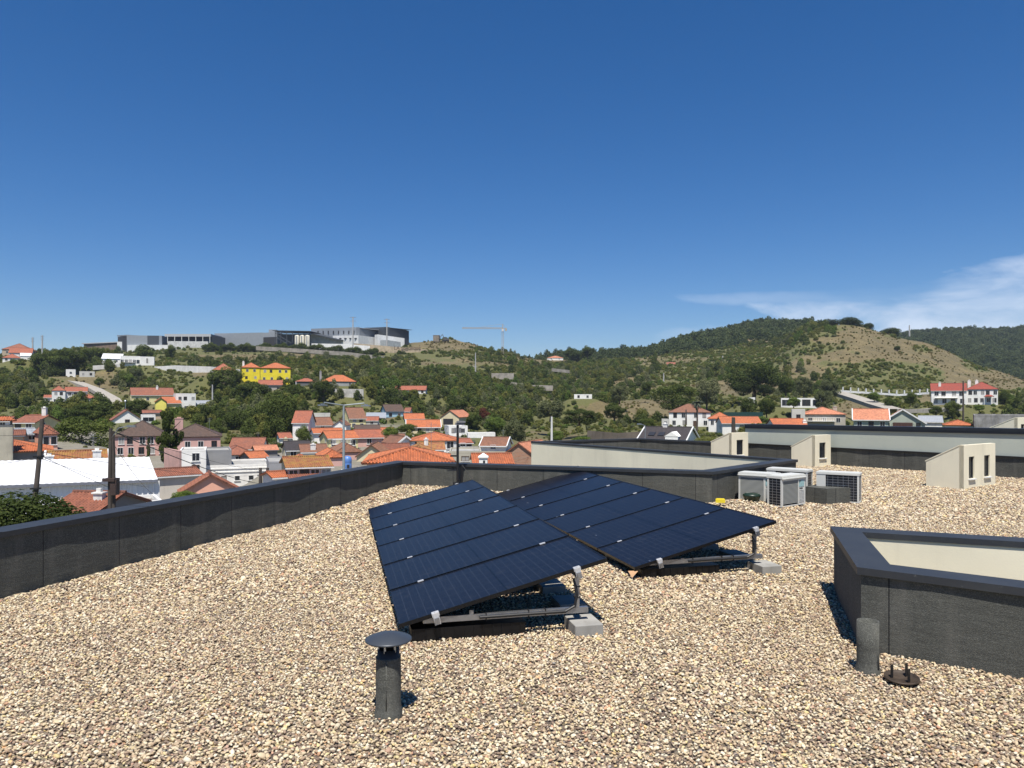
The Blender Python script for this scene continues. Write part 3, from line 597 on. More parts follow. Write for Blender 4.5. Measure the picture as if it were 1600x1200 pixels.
def build_house(h):
    name, label, px0, px1, base, eave, ridge, Y, D, kind, wc, rm, yaw, (nc, nrw), op = h
    z0 = zz(base, Y); he = zz(eave, Y) - z0; w = (px1-px0)/F*Y*math.cos(math.atan(((px0+px1)/2-800)/F))
    near = 'near' in op or Y < 125
    ry = Y if kind in ('gy', 'flat') else Y + (D if kind == 'shed' else D/2)
    hr = zz(ridge, ry) - z0
    if kind == 'flat': hr = he
    else:
        half = w/2 if kind == 'gy' else (D if kind == 'shed' else D/2)
        hr = he + min(max(hr-he, .22*half), .75*half)
    cx = ((px0+px1)/2-800)/F*Y
    cat = 'house'
    if name in ('garden_shed','shed','shack','barn','brick_shed'): cat = 'shed'
    elif name in ('annex','carport','veranda','lean_to','shelter'): cat = name.replace('_', ' ')
    elif name in ('hut',): cat = 'hut'
    elif name in ('villa','manor','farmhouse','chalet','building'): cat = name
    t = thing(name, label, cat, (cx, Y, z0), -math.atan(cx/Y)*.93 - R(yaw))
    wm = M_stain if op.get('stain') else (mBrick if wc == 'brick' else wall_mat(wc, .13))
    hw = w/2; o = .35 if w > 5 else .22
    mb = MB(); dn = -5.0
    mb.box((-hw, 0, dn), (hw, D, he-.02))
    sl = MB()
    ov = .3
    if kind == 'gx':
        k = (hr-he)/(D/2); e = he - o*k
        mb.add([(-hw,0,he-.03),(-hw,D,he-.03),(-hw,D/2,hr-.05)], [(0,2,1)]); mb.add([(hw,0,he-.03),(hw,D,he-.03),(hw,D/2,hr-.05)], [(0,1,2)])
        x0, x1 = -hw-ov, hw+ov
        slope(sl, (x0,-o,e),(x1,-o,e),(x1,D/2,hr),(x0,D/2,hr), near)
        slope(sl, (x1,D+o,e),(x0,D+o,e),(x0,D/2,hr),(x1,D/2,hr), near)
        sl.tube([(x0, D/2, hr+.03), (x1, D/2, hr+.03)], .12, 8)
    elif kind == 'gy':
        k = (hr-he)/hw; e = he - o*k
        mb.add([(-hw,0,he-.03),(hw,0,he-.03),(0,0,hr-.05)], [(0,1,2)]); mb.add([(-hw,D,he-.03),(hw,D,he-.03),(0,D,hr-.05)], [(0,2,1)])
        slope(sl, (-hw-o,D+ov,e),(-hw-o,-ov,e),(0,-ov,hr),(0,D+ov,hr), near)
        slope(sl, (hw+o,-ov,e),(hw+o,D+ov,e),(0,D+ov,hr),(0,-ov,hr), near)
        sl.tube([(0,-ov,hr+.03),(0,D+ov,hr+.03)], .12, 8)
    elif kind == 'hip':
        a, c_ = hw+o, -o; d_ = D+o; run = min(a, D/2+o)*.92; e = he - .06
        if w >= D:
            r0, r1 = (-a+run, D/2, hr), (a-run, D/2, hr)
            slope(sl, (-a,c_,e),(a,c_,e), r1, r0, near); slope(sl, (a,d_,e),(-a,d_,e), r0, r1, near)
            slope(sl, (a,c_,e),(a,d_,e), r1, r1, near); slope(sl, (-a,d_,e),(-a,c_,e), r0, r0, near)
        else:
            r0, r1 = (0, c_+a*.95, hr), (0, d_-a*.95, hr)
            slope(sl, (-a,c_,e),(a,c_,e), r0, r0, near); slope(sl, (a,d_,e),(-a,d_,e), r1, r1, near)
            slope(sl, (a,c_,e),(a,d_,e), r1, r0, near); slope(sl, (-a,d_,e),(-a,c_,e), r0, r1, near)
        for q in ((-a,c_,e),(-a,d_,e)): sl.tube([q, r0 if (w >= D or q[1] < 0) else r1], .1, 6)
        for q in ((a,c_,e),(a,d_,e)): sl.tube([q, r1 if (w >= D or q[1] > 0) else r0], .1, 6)
        if (Vector(r0)-Vector(r1)).length > .3: sl.tube([r0, r1], .11, 6)
    elif kind == 'shed':
        slope(sl, (-hw-ov,-o,he-.05),(hw+ov,-o,he-.05),(hw+ov,D+o,hr),(-hw-ov,D+o,hr), near)
        mb.add([(-hw,0,he-.03),(-hw,D,he-.03),(-hw,D,hr-.1)], [(0,2,1)]); mb.add([(hw,0,he-.03),(hw,D,he-.03),(hw,D,hr-.1)], [(0,1,2)])
    else:
        mb.box((-hw,0,he),(hw,.2,he+.3)); mb.box((-hw,D-.2,he),(hw,D,he+.3)); mb.box((-hw,.2,he),(-hw+.2,D-.2,he+.3)); mb.box((hw-.2,.2,he),(hw,D-.2,he+.3))
        sl.box((-hw+.2,.2,he),(hw-.2,D-.2,he+.06))
        if op.get('band'):
            mb.box((-hw-.12,-.12,he-.9),(hw+.12,0,he-.75)); mb.box((-hw-.12,-.12,he-.35),(hw+.12,0,he-.2))
    wall = mb.build('wall', wm, t)
    if op.get('gl'):
        g = MB(); g.box((-hw-.14,-.05,-2),(-hw-.02,D+.05,he)); g.add([(-hw-.14,-.05,he),(-hw-.14,D*.75,he),(-hw-.14,D*.3,hr+.5)], [(0,2,1)])
        g.build('gable_wall', wall_mat(op['gl'], .08), t)
    roof = sl.build('roof', rm if rm else wall_mat((.42,.41,.38), .4), t)
    if op.get('trim'):
        tm = MB()
        if kind == 'gy':
            for s in (-1, 1): tm.bar((s*(hw+o), -ov-.05, e-.02), (0, -ov-.05, hr+.04), .16, .3)
        elif kind == 'gx':
            for x in (x0-.03, x1+.03):
                tm.bar((x,-o,e-.02),(x,D/2,hr+.03), .2, .26); tm.bar((x,D/2,hr+.03),(x,D+o,e-.02), .2, .26)
            tm.bar((x0,-o-.06,e-.06),(x1,-o-.06,e-.06), .1, .2)
        tm.build('verge_trim', M_white, t)
    elif kind in ('gx', 'shed') and Y < 330 and wc != 'brick' and rm is not None:
        tm = MB(); tm.bar((-hw-ov,-o-.05,(e if kind == 'gx' else he-.05)-.1),(hw+ov,-o-.05,(e if kind == 'gx' else he-.05)-.1), .1, .14); tm.build('gutter', M_white if wc[0] > .5 else M_alu, t)
    ww, wh = op.get('wh', (1.05, 1.2))
    if nc and nrw:
        for r in range(nrw):
            zc = he*(r+.56)/nrw if nrw > 1 else he*.56
            if zc - wh/2 < .1: zc = wh/2+.15
            for q in range(nc):
                x = -hw + w*(q+.5)/nc + (.12*w/nc*math.sin(q*3.1+r)) 
                fr_m = M_wframe if (q+r+len(label)) % 3 else M_brownw
                if op.get('door') and r == 0 and q == nc//2:
                    window(t, (x,0,1.05), (1,0,0), (0,-1,0), 1.0, 2.1, M_brownw, sill=False, name='door', pane=M_brownw); continue
                window(t, (x,0,zc), (1,0,0), (0,-1,0), min(ww, w/nc*.8), min(wh, he/nrw*.75), fr_m, sill=Y < 180, pane=M_shut if (q*2+r+len(label)) % 5 == 0 else M_glass)
        if yaw and D > 5 and abs(yaw) > 5:
            s = -1 if yaw < 0 else 1   # the side wall that turns towards the camera
            window(t, (s*hw, D*.35, he*.62), (0,s,0), (s,0,0), .9, 1.1, M_wframe, sill=False)
    for (fx, fy, cw, ch) in op.get('chim', []):
        cxl = -hw + w*fx; cyl = D*fy
        if kind in ('gx',): zt = he + (hr-he)*(1-abs(cyl-D/2)/(D/2))
        elif kind == 'hip': zt = he + (hr-he)*.7
        else: zt = he
        zt = max(zt, he); m_ = MB()
        m_.box((cxl-cw/2, cyl-cw*.35, min(he, zt)-.6), (cxl+cw/2, cyl+cw*.35, zt+ch))
        m_.box((cxl-cw/2-.08, cyl-cw*.35-.08, zt+ch), (cxl+cw/2+.08, cyl+cw*.35+.08, zt+ch+.1))
        if w > 3: m_.box((cxl-cw/4, cyl-cw*.2, zt+ch+.1), (cxl+cw/4, cyl+cw*.2, zt+ch+.35))
        m_.build('chimney', wall_mat(wc if (wc != 'brick' and wc[0] < .7 and not near) else W_, .3), roof)
    if Y < 240 and w > 4.5 and (int(px0)*7+int(ridge)) % 5 < 2 and rm is not mWs:
        m_ = MB(); q = w*.28; zt = (he if kind == 'flat' else hr-.4*(hr-he)); r_ = .03 if Y < 100 else .045
        m_.bar((q, D*.5, he), (q, D*.5, zt+2.2), r_)
        for k_ in range(3): m_.bar((q-.45+.08*k_, D*.5, zt+2.0-.28*k_), (q+.45-.08*k_, D*.5, zt+2.0-.28*k_), r_*.7)
        m_.build('aerial', M_alu, t)
    if op.get('balc'):
        m_ = MB(); zb = he*.5; m_.box((-hw*.8,-1.2,zb-.15),(hw*.5,0,zb)); 
        for q in range(14): 
            x = -hw*.8 + (hw*1.3)*q/13; m_.box((x-.03,-1.17,zb),(x+.03,-1.11,zb+.9))
        m_.box((-hw*.8,-1.2,zb+.9),(hw*.5,-1.1,zb+1.0)); m_.build('balcony', wall_mat(W_, .1), t)
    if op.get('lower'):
        m_ = MB(); m_.box((-hw-.1,-.15,-3),(hw+.1,0,he*.28)); m_.build('dark_plinth', flat_mat('plinth_dark_grey', (.09,.09,.1)), t)  # near-black slab across the foot of the front wall
    if op.get('gate'):
        m_ = MB(); m_.box((-hw*.75,-.04,he*.05),(hw*.35,.0,he*.75)); m_.build('doorway', M_dframe, t)  # dark slab on the wall, painted for the shade inside the doorway
    if op.get('sky'):
        for q in range(2):
            yl = D*.18; a_ = Vector((0, D/2, hr-he)).normalized(); n_ = Vector((0, -a_.z, a_.y)); p = Vector((-hw*.55+q*1.7, 0, he)) + a_*(D*.22) + n_*.12
            m_ = MB(); m_.obox(p, (.55,0,0), a_*.8, n_*.06); f_ = m_.build('skylight', M_dframe, roof)
    if op.get('loggia'):
        m_ = MB(); m_.box((-hw*.45,-.06,he*.35),(hw*.45,-.01,he*.98)); m_.build('balcony_opening', flat_mat('dark_red_brown', (.10,.045,.03)), t)  # dark red-brown sheet laid on the wall behind the balcony
        m_ = MB(); m_.box((-hw*.5,-1.1,he*.30),(hw*.5,0,he*.36))
        for q in range(16): m_.box((-hw*.5+hw*q/15-.03,-1.08,he*.36),(-hw*.5+hw*q/15+.03,-1.02,he*.36+.8))
        m_.box((-hw*.5,-1.1,he*.36+.8),(hw*.5,-1.0,he*.36+.88)); m_.build('balcony', M_black, t)
        for s in (-.7, .7): window(t, (hw*s,0,he*.5), (1,0,0), (0,-1,0), .9, 1.6, M_dframe, sill=False)
        for s in (-.3, .0, .3): window(t, (hw*s,0,he*.16), (1,0,0), (0,-1,0), 1.3, .9, M_dframe, sill=False)
    if op.get('porch'):
        m_ = MB(); slope(m_, (-hw-.1,-3.2,he*.30),(hw-1,-3.2,he*.30),(hw-1,-.02,he*.52),(-hw-.1,-.02,he*.52), True); m_.build('lower_roof', tT, t)
    if op.get('porch2'):
        m_ = MB(); slope(m_, (hw*.1,-2.2,he*.52),(hw*.75,-2.2,he*.52),(hw*.6,0,he*.62),(hw*.25,0,he*.62), False); m_.build('porch_roof', rm, t)
        m_ = MB()
        for x in (hw*.12, hw*.73): m_.box((x-.12,-2.1,-1),(x+.12,-1.86,he*.52))
        m_.build('porch_post', M_white, t)
    if op.get('posts'):
        m_ = MB(); m_.box((-hw,-.3,0),(-hw+.3,-.02,he)); m_.box((hw-.3,-.3,0),(hw,-.02,he)); m_.build('post', M_white, t)
    if op.get('dorm'):
        m_ = MB(); x = hw*.45; m_.box((x-1.1,-.1,he-.6),(x+1.1,D*.4,he+.7)); m_.add([(x-1.25,-.15,he+.7),(x+1.25,-.15,he+.7),(x,-.15,he+1.5),(x-1.25,D*.4,he+.7),(x+1.25,D*.4,he+.7),(x,D*.4,he+1.5)], [(0,1,2),(1,4,5,2),(3,0,2,5),(3,5,4)])
        m_.build('dormer', wall_mat(W_, .05), roof)
    return t
for h in HS: build_house(h)

# ------------------------------------------------------------ white corrugated shed and left corner things
def shed_white():
    Ya = 57; A = at(-60, 762, 57); B = at(246.5, 749, 62.5); B.z = A.z = -4.55
    Cc = at(233, 714, 71.5); Dd = Vector(Cc); Dd += (A - B); Dd.z = Cc.z
    t = thing('warehouse', 'long warehouse with bright white corrugated roof and ribbed wall behind the wooden poles', 'warehouse', tuple(B))
    b0 = Vector(B); L = lambda p: Vector(p) - b0
    m_ = MB(); a, b_, c_, d_ = L(A), L(B), L(Cc), L(Dd)
    slope(m_, a, b_, c_, d_, True, .05, 0, .5, .016)
    back = c_ + (c_ - b_); back.z = 0; bk2 = d_ + (d_ - a); bk2.z = 0
    slope(m_, back, bk2, d_, c_, True, .05, 0, .5, .016)
    m_.build('roof', mWs, t)
    m_ = MB(); u = (b_ - a).normalized(); Lw = (b_-a).length; n = Vector((u.y, -u.x, 0)); vs = []; fs = []; q = 0; per = .42; x = 0; prof = []
    while x < Lw:
        prof += [(x, 0), (x+.27, 0), (x+.3, .06), (x+.39, .06)]; x += per
    ins = -n*.35
    for (x, dpt) in prof:
        for z in (-9, -.12): vs.append(a + ins + u*x + n*dpt + Vector((0,0,z)))
    for i in range(len(prof)-1): fs.append((2*i, 2*i+2, 2*i+3, 2*i+1))
    m_.add(vs, fs); m_.add([b_+ins+Vector((0,0,-9)), back+Vector((0,0,-9)), back-Vector((0,0,.1)), c_-Vector((0,0,.15)), b_+ins-Vector((0,0,.1))], [(0,1,2,3,4)])
    m_.build('wall', flat_mat('white_blue_sheet', (.80,.80,.79), .5, 0, .1, .4), t)
    m_ = MB(); m_.bar(a + n*.03 - Vector((0,0,.1)), b_ + n*.03 - Vector((0,0,.1)), .12, .22); m_.build('gutter', flat_mat('gutter_grey', (.16,.17,.2)), t)
shed_white()
t = thing('chimney_tower', 'weathered concrete chimney tower with a little tiled cap at the left edge', 'chimney tower', tuple(at(3, 720, 83)), R(30))
m_ = MB(); w_ = 28/F*83; zt = zz(664, 83) - zz(720, 83); m_.box((-w_/2,0,-6),(w_/2,1.2,zt)); m_.build('shaft', wall_mat((.5,.46,.36), .5), t)
m_ = MB(); zc = zz(657, 83)-zz(720, 83)
for x in (-w_/2+.1, w_/2-.25): m_.box((x,.05,zt),(x+.15,1.15,zc))
m_.build('post', M_dframe, t)
m_ = MB(); slope(m_, (-w_/2-.3,-.3,zc),(w_/2+.3,-.3,zc),(w_/2-.3,.6,zc+.4),(-w_/2+.3,.6,zc+.4), True); slope(m_, (w_/2+.3,1.5,zc),(-w_/2-.3,1.5,zc),(-w_/2+.3,.6,zc+.4),(w_/2-.3,.6,zc+.4), True); m_.build('tiled_cap', tO, t)

t = thing('water_tank', 'blue plastic water tank right of the street lamp post', 'water tank', tuple(at(543, 733, 95)))
m_ = MB(); r_ = 6.5/F*95; hT = zz(714,95)-zz(733,95)
m_.lathe([(r_*.9,0),(r_,.1),(r_,hT*.45),(r_*.94,hT*.5),(r_,hT*.55),(r_,hT*.82),(r_*.8,hT),(r_*.35,hT+.12),(0,hT+.14)], 24); m_.build('shell', flat_mat('blue_plastic', (.10,.22,.52), .4), t, True)
m_ = MB(); m_.box((.05,-r_-.05,hT*.1),(.35,-r_+.1,hT*.4)); m_.build('hatch', M_dframe, t)
m_ = MB(); m_.box((-r_*1.3,-r_*1.3,-5),(r_*1.3,r_*1.3,-.0)); m_.build('plinth', wall_mat(W_, .2), t)

t = thing('chimney', 'white square chimney with a tiled cap right of the antenna mast', 'chimney', tuple(at(755, 730, 60)))
m_ = MB(); w_ = 13/F*60; m_.box((-w_/2,0,-6),(w_/2,w_,.75)); m_.box((-w_*.62,-.08,.75),(w_*.62,w_+.08,.86)); 
m_.add([(-w_*.6,-.05,.86),(w_*.6,-.05,.86),(w_*.6,w_+.05,.86),(-w_*.6,w_+.05,.86),(0,w_/2,1.15)], [(0,1,4),(1,2,4),(2,3,4),(3,0,4)]); m_.build('shaft', wall_mat(W_, .12), t)
m_ = MB(); m_.box((-.02,-.015,.1),(.16,.0,.55)); m_.build('vent_slot', M_dframe, t)

# ------------------------------------------------------------ walls, road, fences on the slopes
def ground_wall(name, label, cat, pts, Hh, mat, th=.3, sink=1.5, group=None):
    """pts: (px, row of foot, Y); Hh height"""
    P = [at(*p) for p in pts]; t0 = P[0]; m_ = MB()
    for a, b_ in zip(P[:-1], P[1:]):
        a, b_ = a - t0, b_ - t0; d = Vector((b_.x-a.x, b_.y-a.y, 0)).normalized(); n = Vector((d.y,-d.x,0))*th/2
        lo = Vector((0,0,-sink)); hi = Vector((0,0,Hh))
        vs = [a+n+lo, b_+n+lo, b_-n+lo, a-n+lo, a+n+hi, b_+n+hi, b_-n+hi, a-n+hi]
        m_.add(vs, [(0,3,2,1),(4,5,6,7),(0,1,5,4),(1,2,6,5),(2,3,7,6),(3,0,4,7)])
    o = m_.build(name, mat, None, loc=t0); return tag(o, label, cat, group)
mOldW = wall_mat((.40,.36,.30), .5); mTanW = wall_mat((.50,.40,.27), .4); mStW = wall_mat((.33,.30,.25), .5)
ground_wall('retaining_wall', 'long stained concrete retaining wall below the white red roofed houses', 'wall', [(20,648,288),(60,648,289),(112,646,290)], 3.2, mOldW)
ground_wall('boundary_wall', 'white stepped wall descending right of the modern villa', 'wall', [(221,581,424),(274,578,422),(330,580,415),(375,585,395)], 2.6, wall_mat((.66,.65,.62), .2))
ground_wall('boundary_wall', 'low white wall left of the modern villa', 'wall', [(145,574,420),(190,571,426)], 1.0, wall_mat((.66,.65,.62), .2))
ground_wall('retaining_wall', 'white factory wall above the dark hedge', 'wall', [(487,545,618),(540,546,612),(578,549,606)], 4.5, wall_mat((.78,.77,.74), .1))
ground_wall('retaining_wall', 'tan factory retaining wall bearing dark lettering', 'wall', [(553,552,612),(600,556,606),(640,560,600),(668,562,598)], 8.3, mTanW)
ground_wall('retaining_wall', 'lower tan retaining wall at the right end of the lettered wall', 'wall', [(668,563,597),(693,564,595)], 6.6, mTanW)
ground_wall('road_wall', 'long pale stone wall curving under the factory hedge', 'wall', [(400,544,560),(470,548,556),(540,553,552),(610,561,548),(680,569,545),(745,575,540)], 1.5, mStW)
ground_wall('retaining_wall', 'grey concrete retaining wall on the bare slope below the crane', 'wall', [(768,589,470),(803,589,470)], 2.4, mOldW)
ground_wall('retaining_wall', 'pale broken retaining wall right of the lower concrete wall', 'wall', [(790,600,455),(830,606,452),(864,607,450)], 1.8, mOldW)
ground_wall('terrace_wall', 'pale terrace wall right of the crane foot', 'wall', [(862,577,540),(890,580,535)], .8, mStW)
ground_wall('garden_wall', 'old whitewashed wall below the orange hipped roof with tall chimney', 'wall', [(523,619,312),(568,620,312)], 3.2, wall_mat((.6,.58,.53), .5))
ground_wall('ramp_wall', 'white parapet along the lower ramp road', 'wall', [(148,624,330),(188,640,290)], 1.2, wall_mat((.66,.65,.62), .3))
ground_wall('garden_wall', 'dark stone wall left of the dark roofed villa', 'wall', [(918,684,205),(965,688,200),(1000,686,198)], 2.0, wall_mat((.16,.13,.10), .5))
ground_wall('garden_wall', 'low pinkish wall right of the white shed gutter', 'wall', [(258,735,98),(282,740,96)], 3.0, wall_mat(PK, .3))
ground_wall('net_fence', 'dark green netting fence behind the pyramid roofed house', 'fence', [(1130,652,262),(1192,652,255)], 1.8, flat_mat('green_net', (.01,.05,.045), .9), .1)
def drape(name, pts, wd, mat):
    m_ = MB(); n = 14; P = []
    for (a, b_) in zip(pts[:-1], pts[1:]):
        for k_ in range(n): P.append([a[i]+(b_[i]-a[i])*k_/n for i in range(3)])
    P.append(list(pts[-1])); Q = [at(*p) for p in P]; vs = []
    for i, p in enumerate(Q):
        d = Q[min(i+1,len(Q)-1)] - Q[max(i-1,0)]; d.z = 0; d.normalize(); s = Vector((d.y,-d.x,0))*wd/2
        z = p.z + .25
        vs += [(p.x-s.x, p.y-s.y, z-1.5), (p.x-s.x, p.y-s.y, z), (p.x+s.x, p.y+s.y, z), (p.x+s.x, p.y+s.y, z-1.5)]
    fs = []
    for i in range(len(Q)-1):
        for k_ in range(3): fs.append((4*i+k_, 4*i+4+k_, 4*i+5+k_, 4*i+1+k_))
    m_.add(vs, fs); o = m_.build(name, mat); return tag(o, kind='structure')
mRoad = flat_mat('worn_concrete_road', (.36,.33,.28), .9, 0, .25, .8)
drape('road', [(94,590,392),(120,597,372),(150,608,345),(177,623,318),(190,640,292)], 5, mRoad)
drape('road', [(1310,613,335),(1340,622,310),(1370,632,290),(1398,640,272)], 6, mRoad)
drape('path', [(1395,640,272),(1440,640,285),(1500,637,305)], 3, mRoad)
t = thing('picket_fence', 'white low wall with tall white posts along the foot of the bare hill', 'fence', tuple(at(1313,612,345)))
b0 = at(1313,612,345); mw = MB(); pw = MB(); pts = [(1313,612,345),(1345,614,342),(1375,616,338),(1407,618,334),(1440,616,330),(1452,615,328)]
for a, b_ in zip(pts[:-1], pts[1:]):
    mw.bar(at(*a)-b0+Vector((0,0,.3)), at(*b_)-b0+Vector((0,0,.2)), .3, .9)
for k_ in range(12):
    px = 1317 + k_*12; 
    for a, b_ in zip(pts[:-1], pts[1:]):
        if a[0] <= px <= b_[0]:
            s = (px-a[0])/(b_[0]-a[0]); p = at(px, a[1]+(b_[1]-a[1])*s, a[2]+(b_[2]-a[2])*s)-b0
            q_ = MB(); q_.box((-.25,-.25,.6),(.22,.22,2.3)); q_.build('post', M_white, t, loc=p)
mw.build('low_wall', M_white, t)

# sign lettering on the tan wall
def text_obj(name, s, size, mat, parent, loc, rot, ext=.01):
    cu = bpy.data.curves.new(name, 'FONT'); cu.body = s; cu.size = size; cu.extrude = ext; cu.align_x = 'CENTER'; cu.align_y = 'CENTER'
    tmp = bpy.data.objects.new(name, cu); COL.objects.link(tmp); bpy.context.view_layer.update()
    me = bpy.data.meshes.new_from_object(tmp.evaluated_get(bpy.context.evaluated_depsgraph_get())); bpy.data.objects.remove(tmp)
    me.materials.clear(); me.materials.append(mat); o = bpy.data.objects.new(name, me); COL.objects.link(o)
    if parent: o.parent = parent
    o.location = loc; o.rotation_euler = rot; return o
M_rust = flat_mat('dark_bronze_letters', (.10,.06,.04), .7)
p = at(637, 544.2, 602.2); o = text_obj('wall_lettering', 'LA socolique', 4.3, M_rust, None, (p.x, p.y-2.2, p.z), (R(90),0,-.15), .1)
tag(o, 'dark metal letters mounted on the tan factory retaining wall', 'lettering')

# ------------------------------------------------------------ factory
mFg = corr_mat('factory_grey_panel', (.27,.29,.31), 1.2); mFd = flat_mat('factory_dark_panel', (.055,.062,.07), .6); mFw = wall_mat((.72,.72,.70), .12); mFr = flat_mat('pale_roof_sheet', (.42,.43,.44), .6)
mFopen = flat_mat('open_bay_shade', (.03,.03,.033), .9)  # near-black colour of solid boxes that stand for the shade inside open bays
def fbox(par, name, pts, z0py, z1py0, z1py1, back, mat):
    """box with front foot line from (px,Y) a to b; heights given by rows at each end"""
    (pa, Ya), (pb, Yb) = pts; b0 = par.location; vs = []
    A = at(pa, z0py, Ya); B = at(pb, z0py, Yb); A.z = B.z = min(A.z, B.z) - 6
    d = (B-A); d.z = 0; n = Vector((-d.y, d.x, 0)).normalized()*back
    ta, tb = zz(z1py0, Ya), zz(z1py1, Yb); pts_ = [A, B, B+n, A+n]; tops = [ta, tb, tb, ta]
    vs = [p - b0 for p in pts_] + [Vector((p.x, p.y, z)) - b0 for p, z in zip(pts_, tops)]
    m_ = MB(); L = d.length; uv4 = [(0,0),(L,0),(L,8),(0,8)]
    m_.add(vs, [(0,3,2,1),(4,5,6,7),(0,1,5,4),(1,2,6,5),(2,3,7,6),(3,0,4,7)], 0, [uv4]*6); return m_.build(name, mat, par)
def fslab(par, name, pts, r0, r1, th, back, mat, over=0):
    (pa, Ya), (pb, Yb) = pts; b0 = par.location; A = at(pa, r0, Ya); B = at(pb, r1, Yb); d = B-A; d.z = 0; n = Vector((-d.y, d.x, 0)).normalized()
    P = [A-n*over, B-n*over, B+n*back, A+n*back]; m_ = MB()
    vs = [p-b0-Vector((0,0,th)) for p in P] + [p-b0 for p in P]
    m_.add(vs, [(0,3,2,1),(4,5,6,7),(0,1,5,4),(1,2,6,5),(2,3,7,6),(3,0,4,7)]); return m_.build(name, mat, par)
t = thing('factory_hall', 'low white roofed factory shed at the far left of the hilltop', 'factory', tuple(at(150,548,655)))
fbox(t, 'wall', [(131,660),(184,650)], 548, 538, 536, 14, wall_mat((.2,.14,.1), .3)); fslab(t, 'roof', [(129,660),(186,650)], 536.3, 533.8, .8, 16, mFr, 1); fbox(t, 'end_wall', [(183,649),(199,647)], 552, 534, 534, 6, mFw)
t = thing('factory_hall', 'plain grey factory box with an open dark left end', 'factory', tuple(at(220,548,650)))
fbox(t, 'wall', [(198,640),(253,640)], 548, 524, 524.5, 22, mFg); fbox(t, 'open_end_shade', [(184,655),(198,640.5)], 548, 526.5, 525.5, 12, mFopen); fslab(t, 'roof', [(182.5,658),(198,640)], 524, 523, 1.0, 20, mFg); fbox(t, 'side_wall', [(253,640.3),(259,650)], 548, 524.5, 526, 12, mFd)
fbox(t, 'base_wall', [(199,638),(262,638)], 556, 539, 539, 2, mFw)
t = thing('factory_canopy', 'open sided canopy hall with pale roof edge and dark bays on the hilltop', 'factory', tuple(at(300,548,640)))
fbox(t, 'open_bay_shade', [(262,641),(330,641)], 548, 526, 526, 18, mFopen); fslab(t, 'roof', [(258,638),(330,638)], 522, 522, 2.2, 24, mFr, 1); fbox(t, 'end_wall', [(330,638.5),(352,655)], 548, 523, 528, 12, mFd)
fbox(t, 'base_wall', [(262,636),(325,636)], 556, 533, 533.5, 1.5, wall_mat((.6,.6,.58), .3))
for k_ in range(7):
    p = at(262+k_*11, 534, 636.5); m_ = MB(); m_.box((-.25,-.25,-1),(.25,.25,4.6)); m_.build('column', M_white_metal, t, loc=p - t.location)
t = thing('factory_hall', 'long pale grey factory hall in the middle of the hilltop', 'factory', tuple(at(370,545,660)))
fbox(t, 'wall', [(335,668),(411,655)], 545, 521, 519.6, 30, mFg); fbox(t, 'tower', [(420,660),(431,660)], 535, 515, 515, 12, mFg); fbox(t, 'upper_wall', [(411,655),(433,655)], 538, 520, 519, 20, mFg); fbox(t, 'open_bay_shade', [(411.5,652),(440,652)], 538, 527, 526, 2, mFopen)
t = thing('steel_canopy', 'open dark steel truss canopy sheltering the silos', 'canopy', tuple(at(455,537,640)))
fslab(t, 'roof', [(428,645),(486,640)], 516.5, 517.5, .5, 22, mFd, 3); m_ = MB(); b0 = t.location
for k_ in range(7):
    px = 430 + k_*9; a = at(px, 536, 640); b_ = at(px, 517.3, 640); m_.bar(a-b0, b_-b0, .5)
    c_ = at(px+9, 520.8, 640); 
    if k_ < 6: m_.bar(b_-b0, c_-b0, .3); m_.bar(at(px,520.8,640)-b0, c_-b0, .3); m_.bar(at(px,520.8,640)-b0, at(px+9,517.3,640)-b0, .3)
m_.bar(at(432,522,640)-b0, at(455,536,640)-b0, .6); m_.bar(at(432,527,640)-b0, at(449,537,640)-b0, .5)
m_.build('steel_frame', mFd, t)
fbox(t, 'back_wall', [(432,652),(486,650)], 538, 522, 522, 2, flat_mat('dark_back_wall', (.10,.11,.12), .8))  # back wall in one even dark grey
silo = None
for k_, px in enumerate((464.3, 472.3, 480.5)):
    p = at(px, 537, 633)
    if silo is None:
        silo = thing('silo', 'leftmost of the three cream storage silos', 'silo', tuple(p), 0, 'storage silos under the steel canopy')
        m_ = MB(); r_ = 3.6/F*633; m_.lathe([(r_,-3),(r_,6.2),(r_*.9,6.9),(r_*.3,7.4),(0,7.45)], 24); m_.build('tank', wall_mat((.72,.68,.56), .2), silo, True)
        m_ = MB(); m_.box((-.3,-r_-.4,-3),(.3,-r_+.1,6.6)); m_.build('ladder', M_alu, silo)
    else:
        s2 = silo.copy(); COL.objects.link(s2); s2.location = p; s2['label'] = ('middle of the three cream storage silos', 'rightmost of the three cream storage silos')[k_-1]
        for ch in silo.children:
            c_ = ch.copy(); COL.objects.link(c_); c_.parent = s2
t = thing('factory_hall', 'large grey factory hall with a row of slit windows and white lower wall', 'factory', tuple(at(559,548,632)))
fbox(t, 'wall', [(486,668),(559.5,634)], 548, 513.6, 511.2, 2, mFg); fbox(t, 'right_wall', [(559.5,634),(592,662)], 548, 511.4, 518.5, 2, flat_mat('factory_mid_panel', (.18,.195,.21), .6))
fslab(t, 'roof', [(486,668.5),(559.5,634.5)], 513.9, 511.6, .3, 40, mFr)
fbox(t, 'lower_hall', [(520,642),(560,628)], 548, 524.5, 524, 8, mFw); fbox(t, 'lower_side', [(560,628),(586,648)], 548, 524, 527, 8, mFw)
fslab(t, 'lean_roof', [(484,650),(534,634)], 519.5, 531, .7, 12, mFd, 4); fbox(t, 'loading_wall', [(486,650),(534,637)], 548, 522, 531, 2, wall_mat((.5,.5,.5), .3))
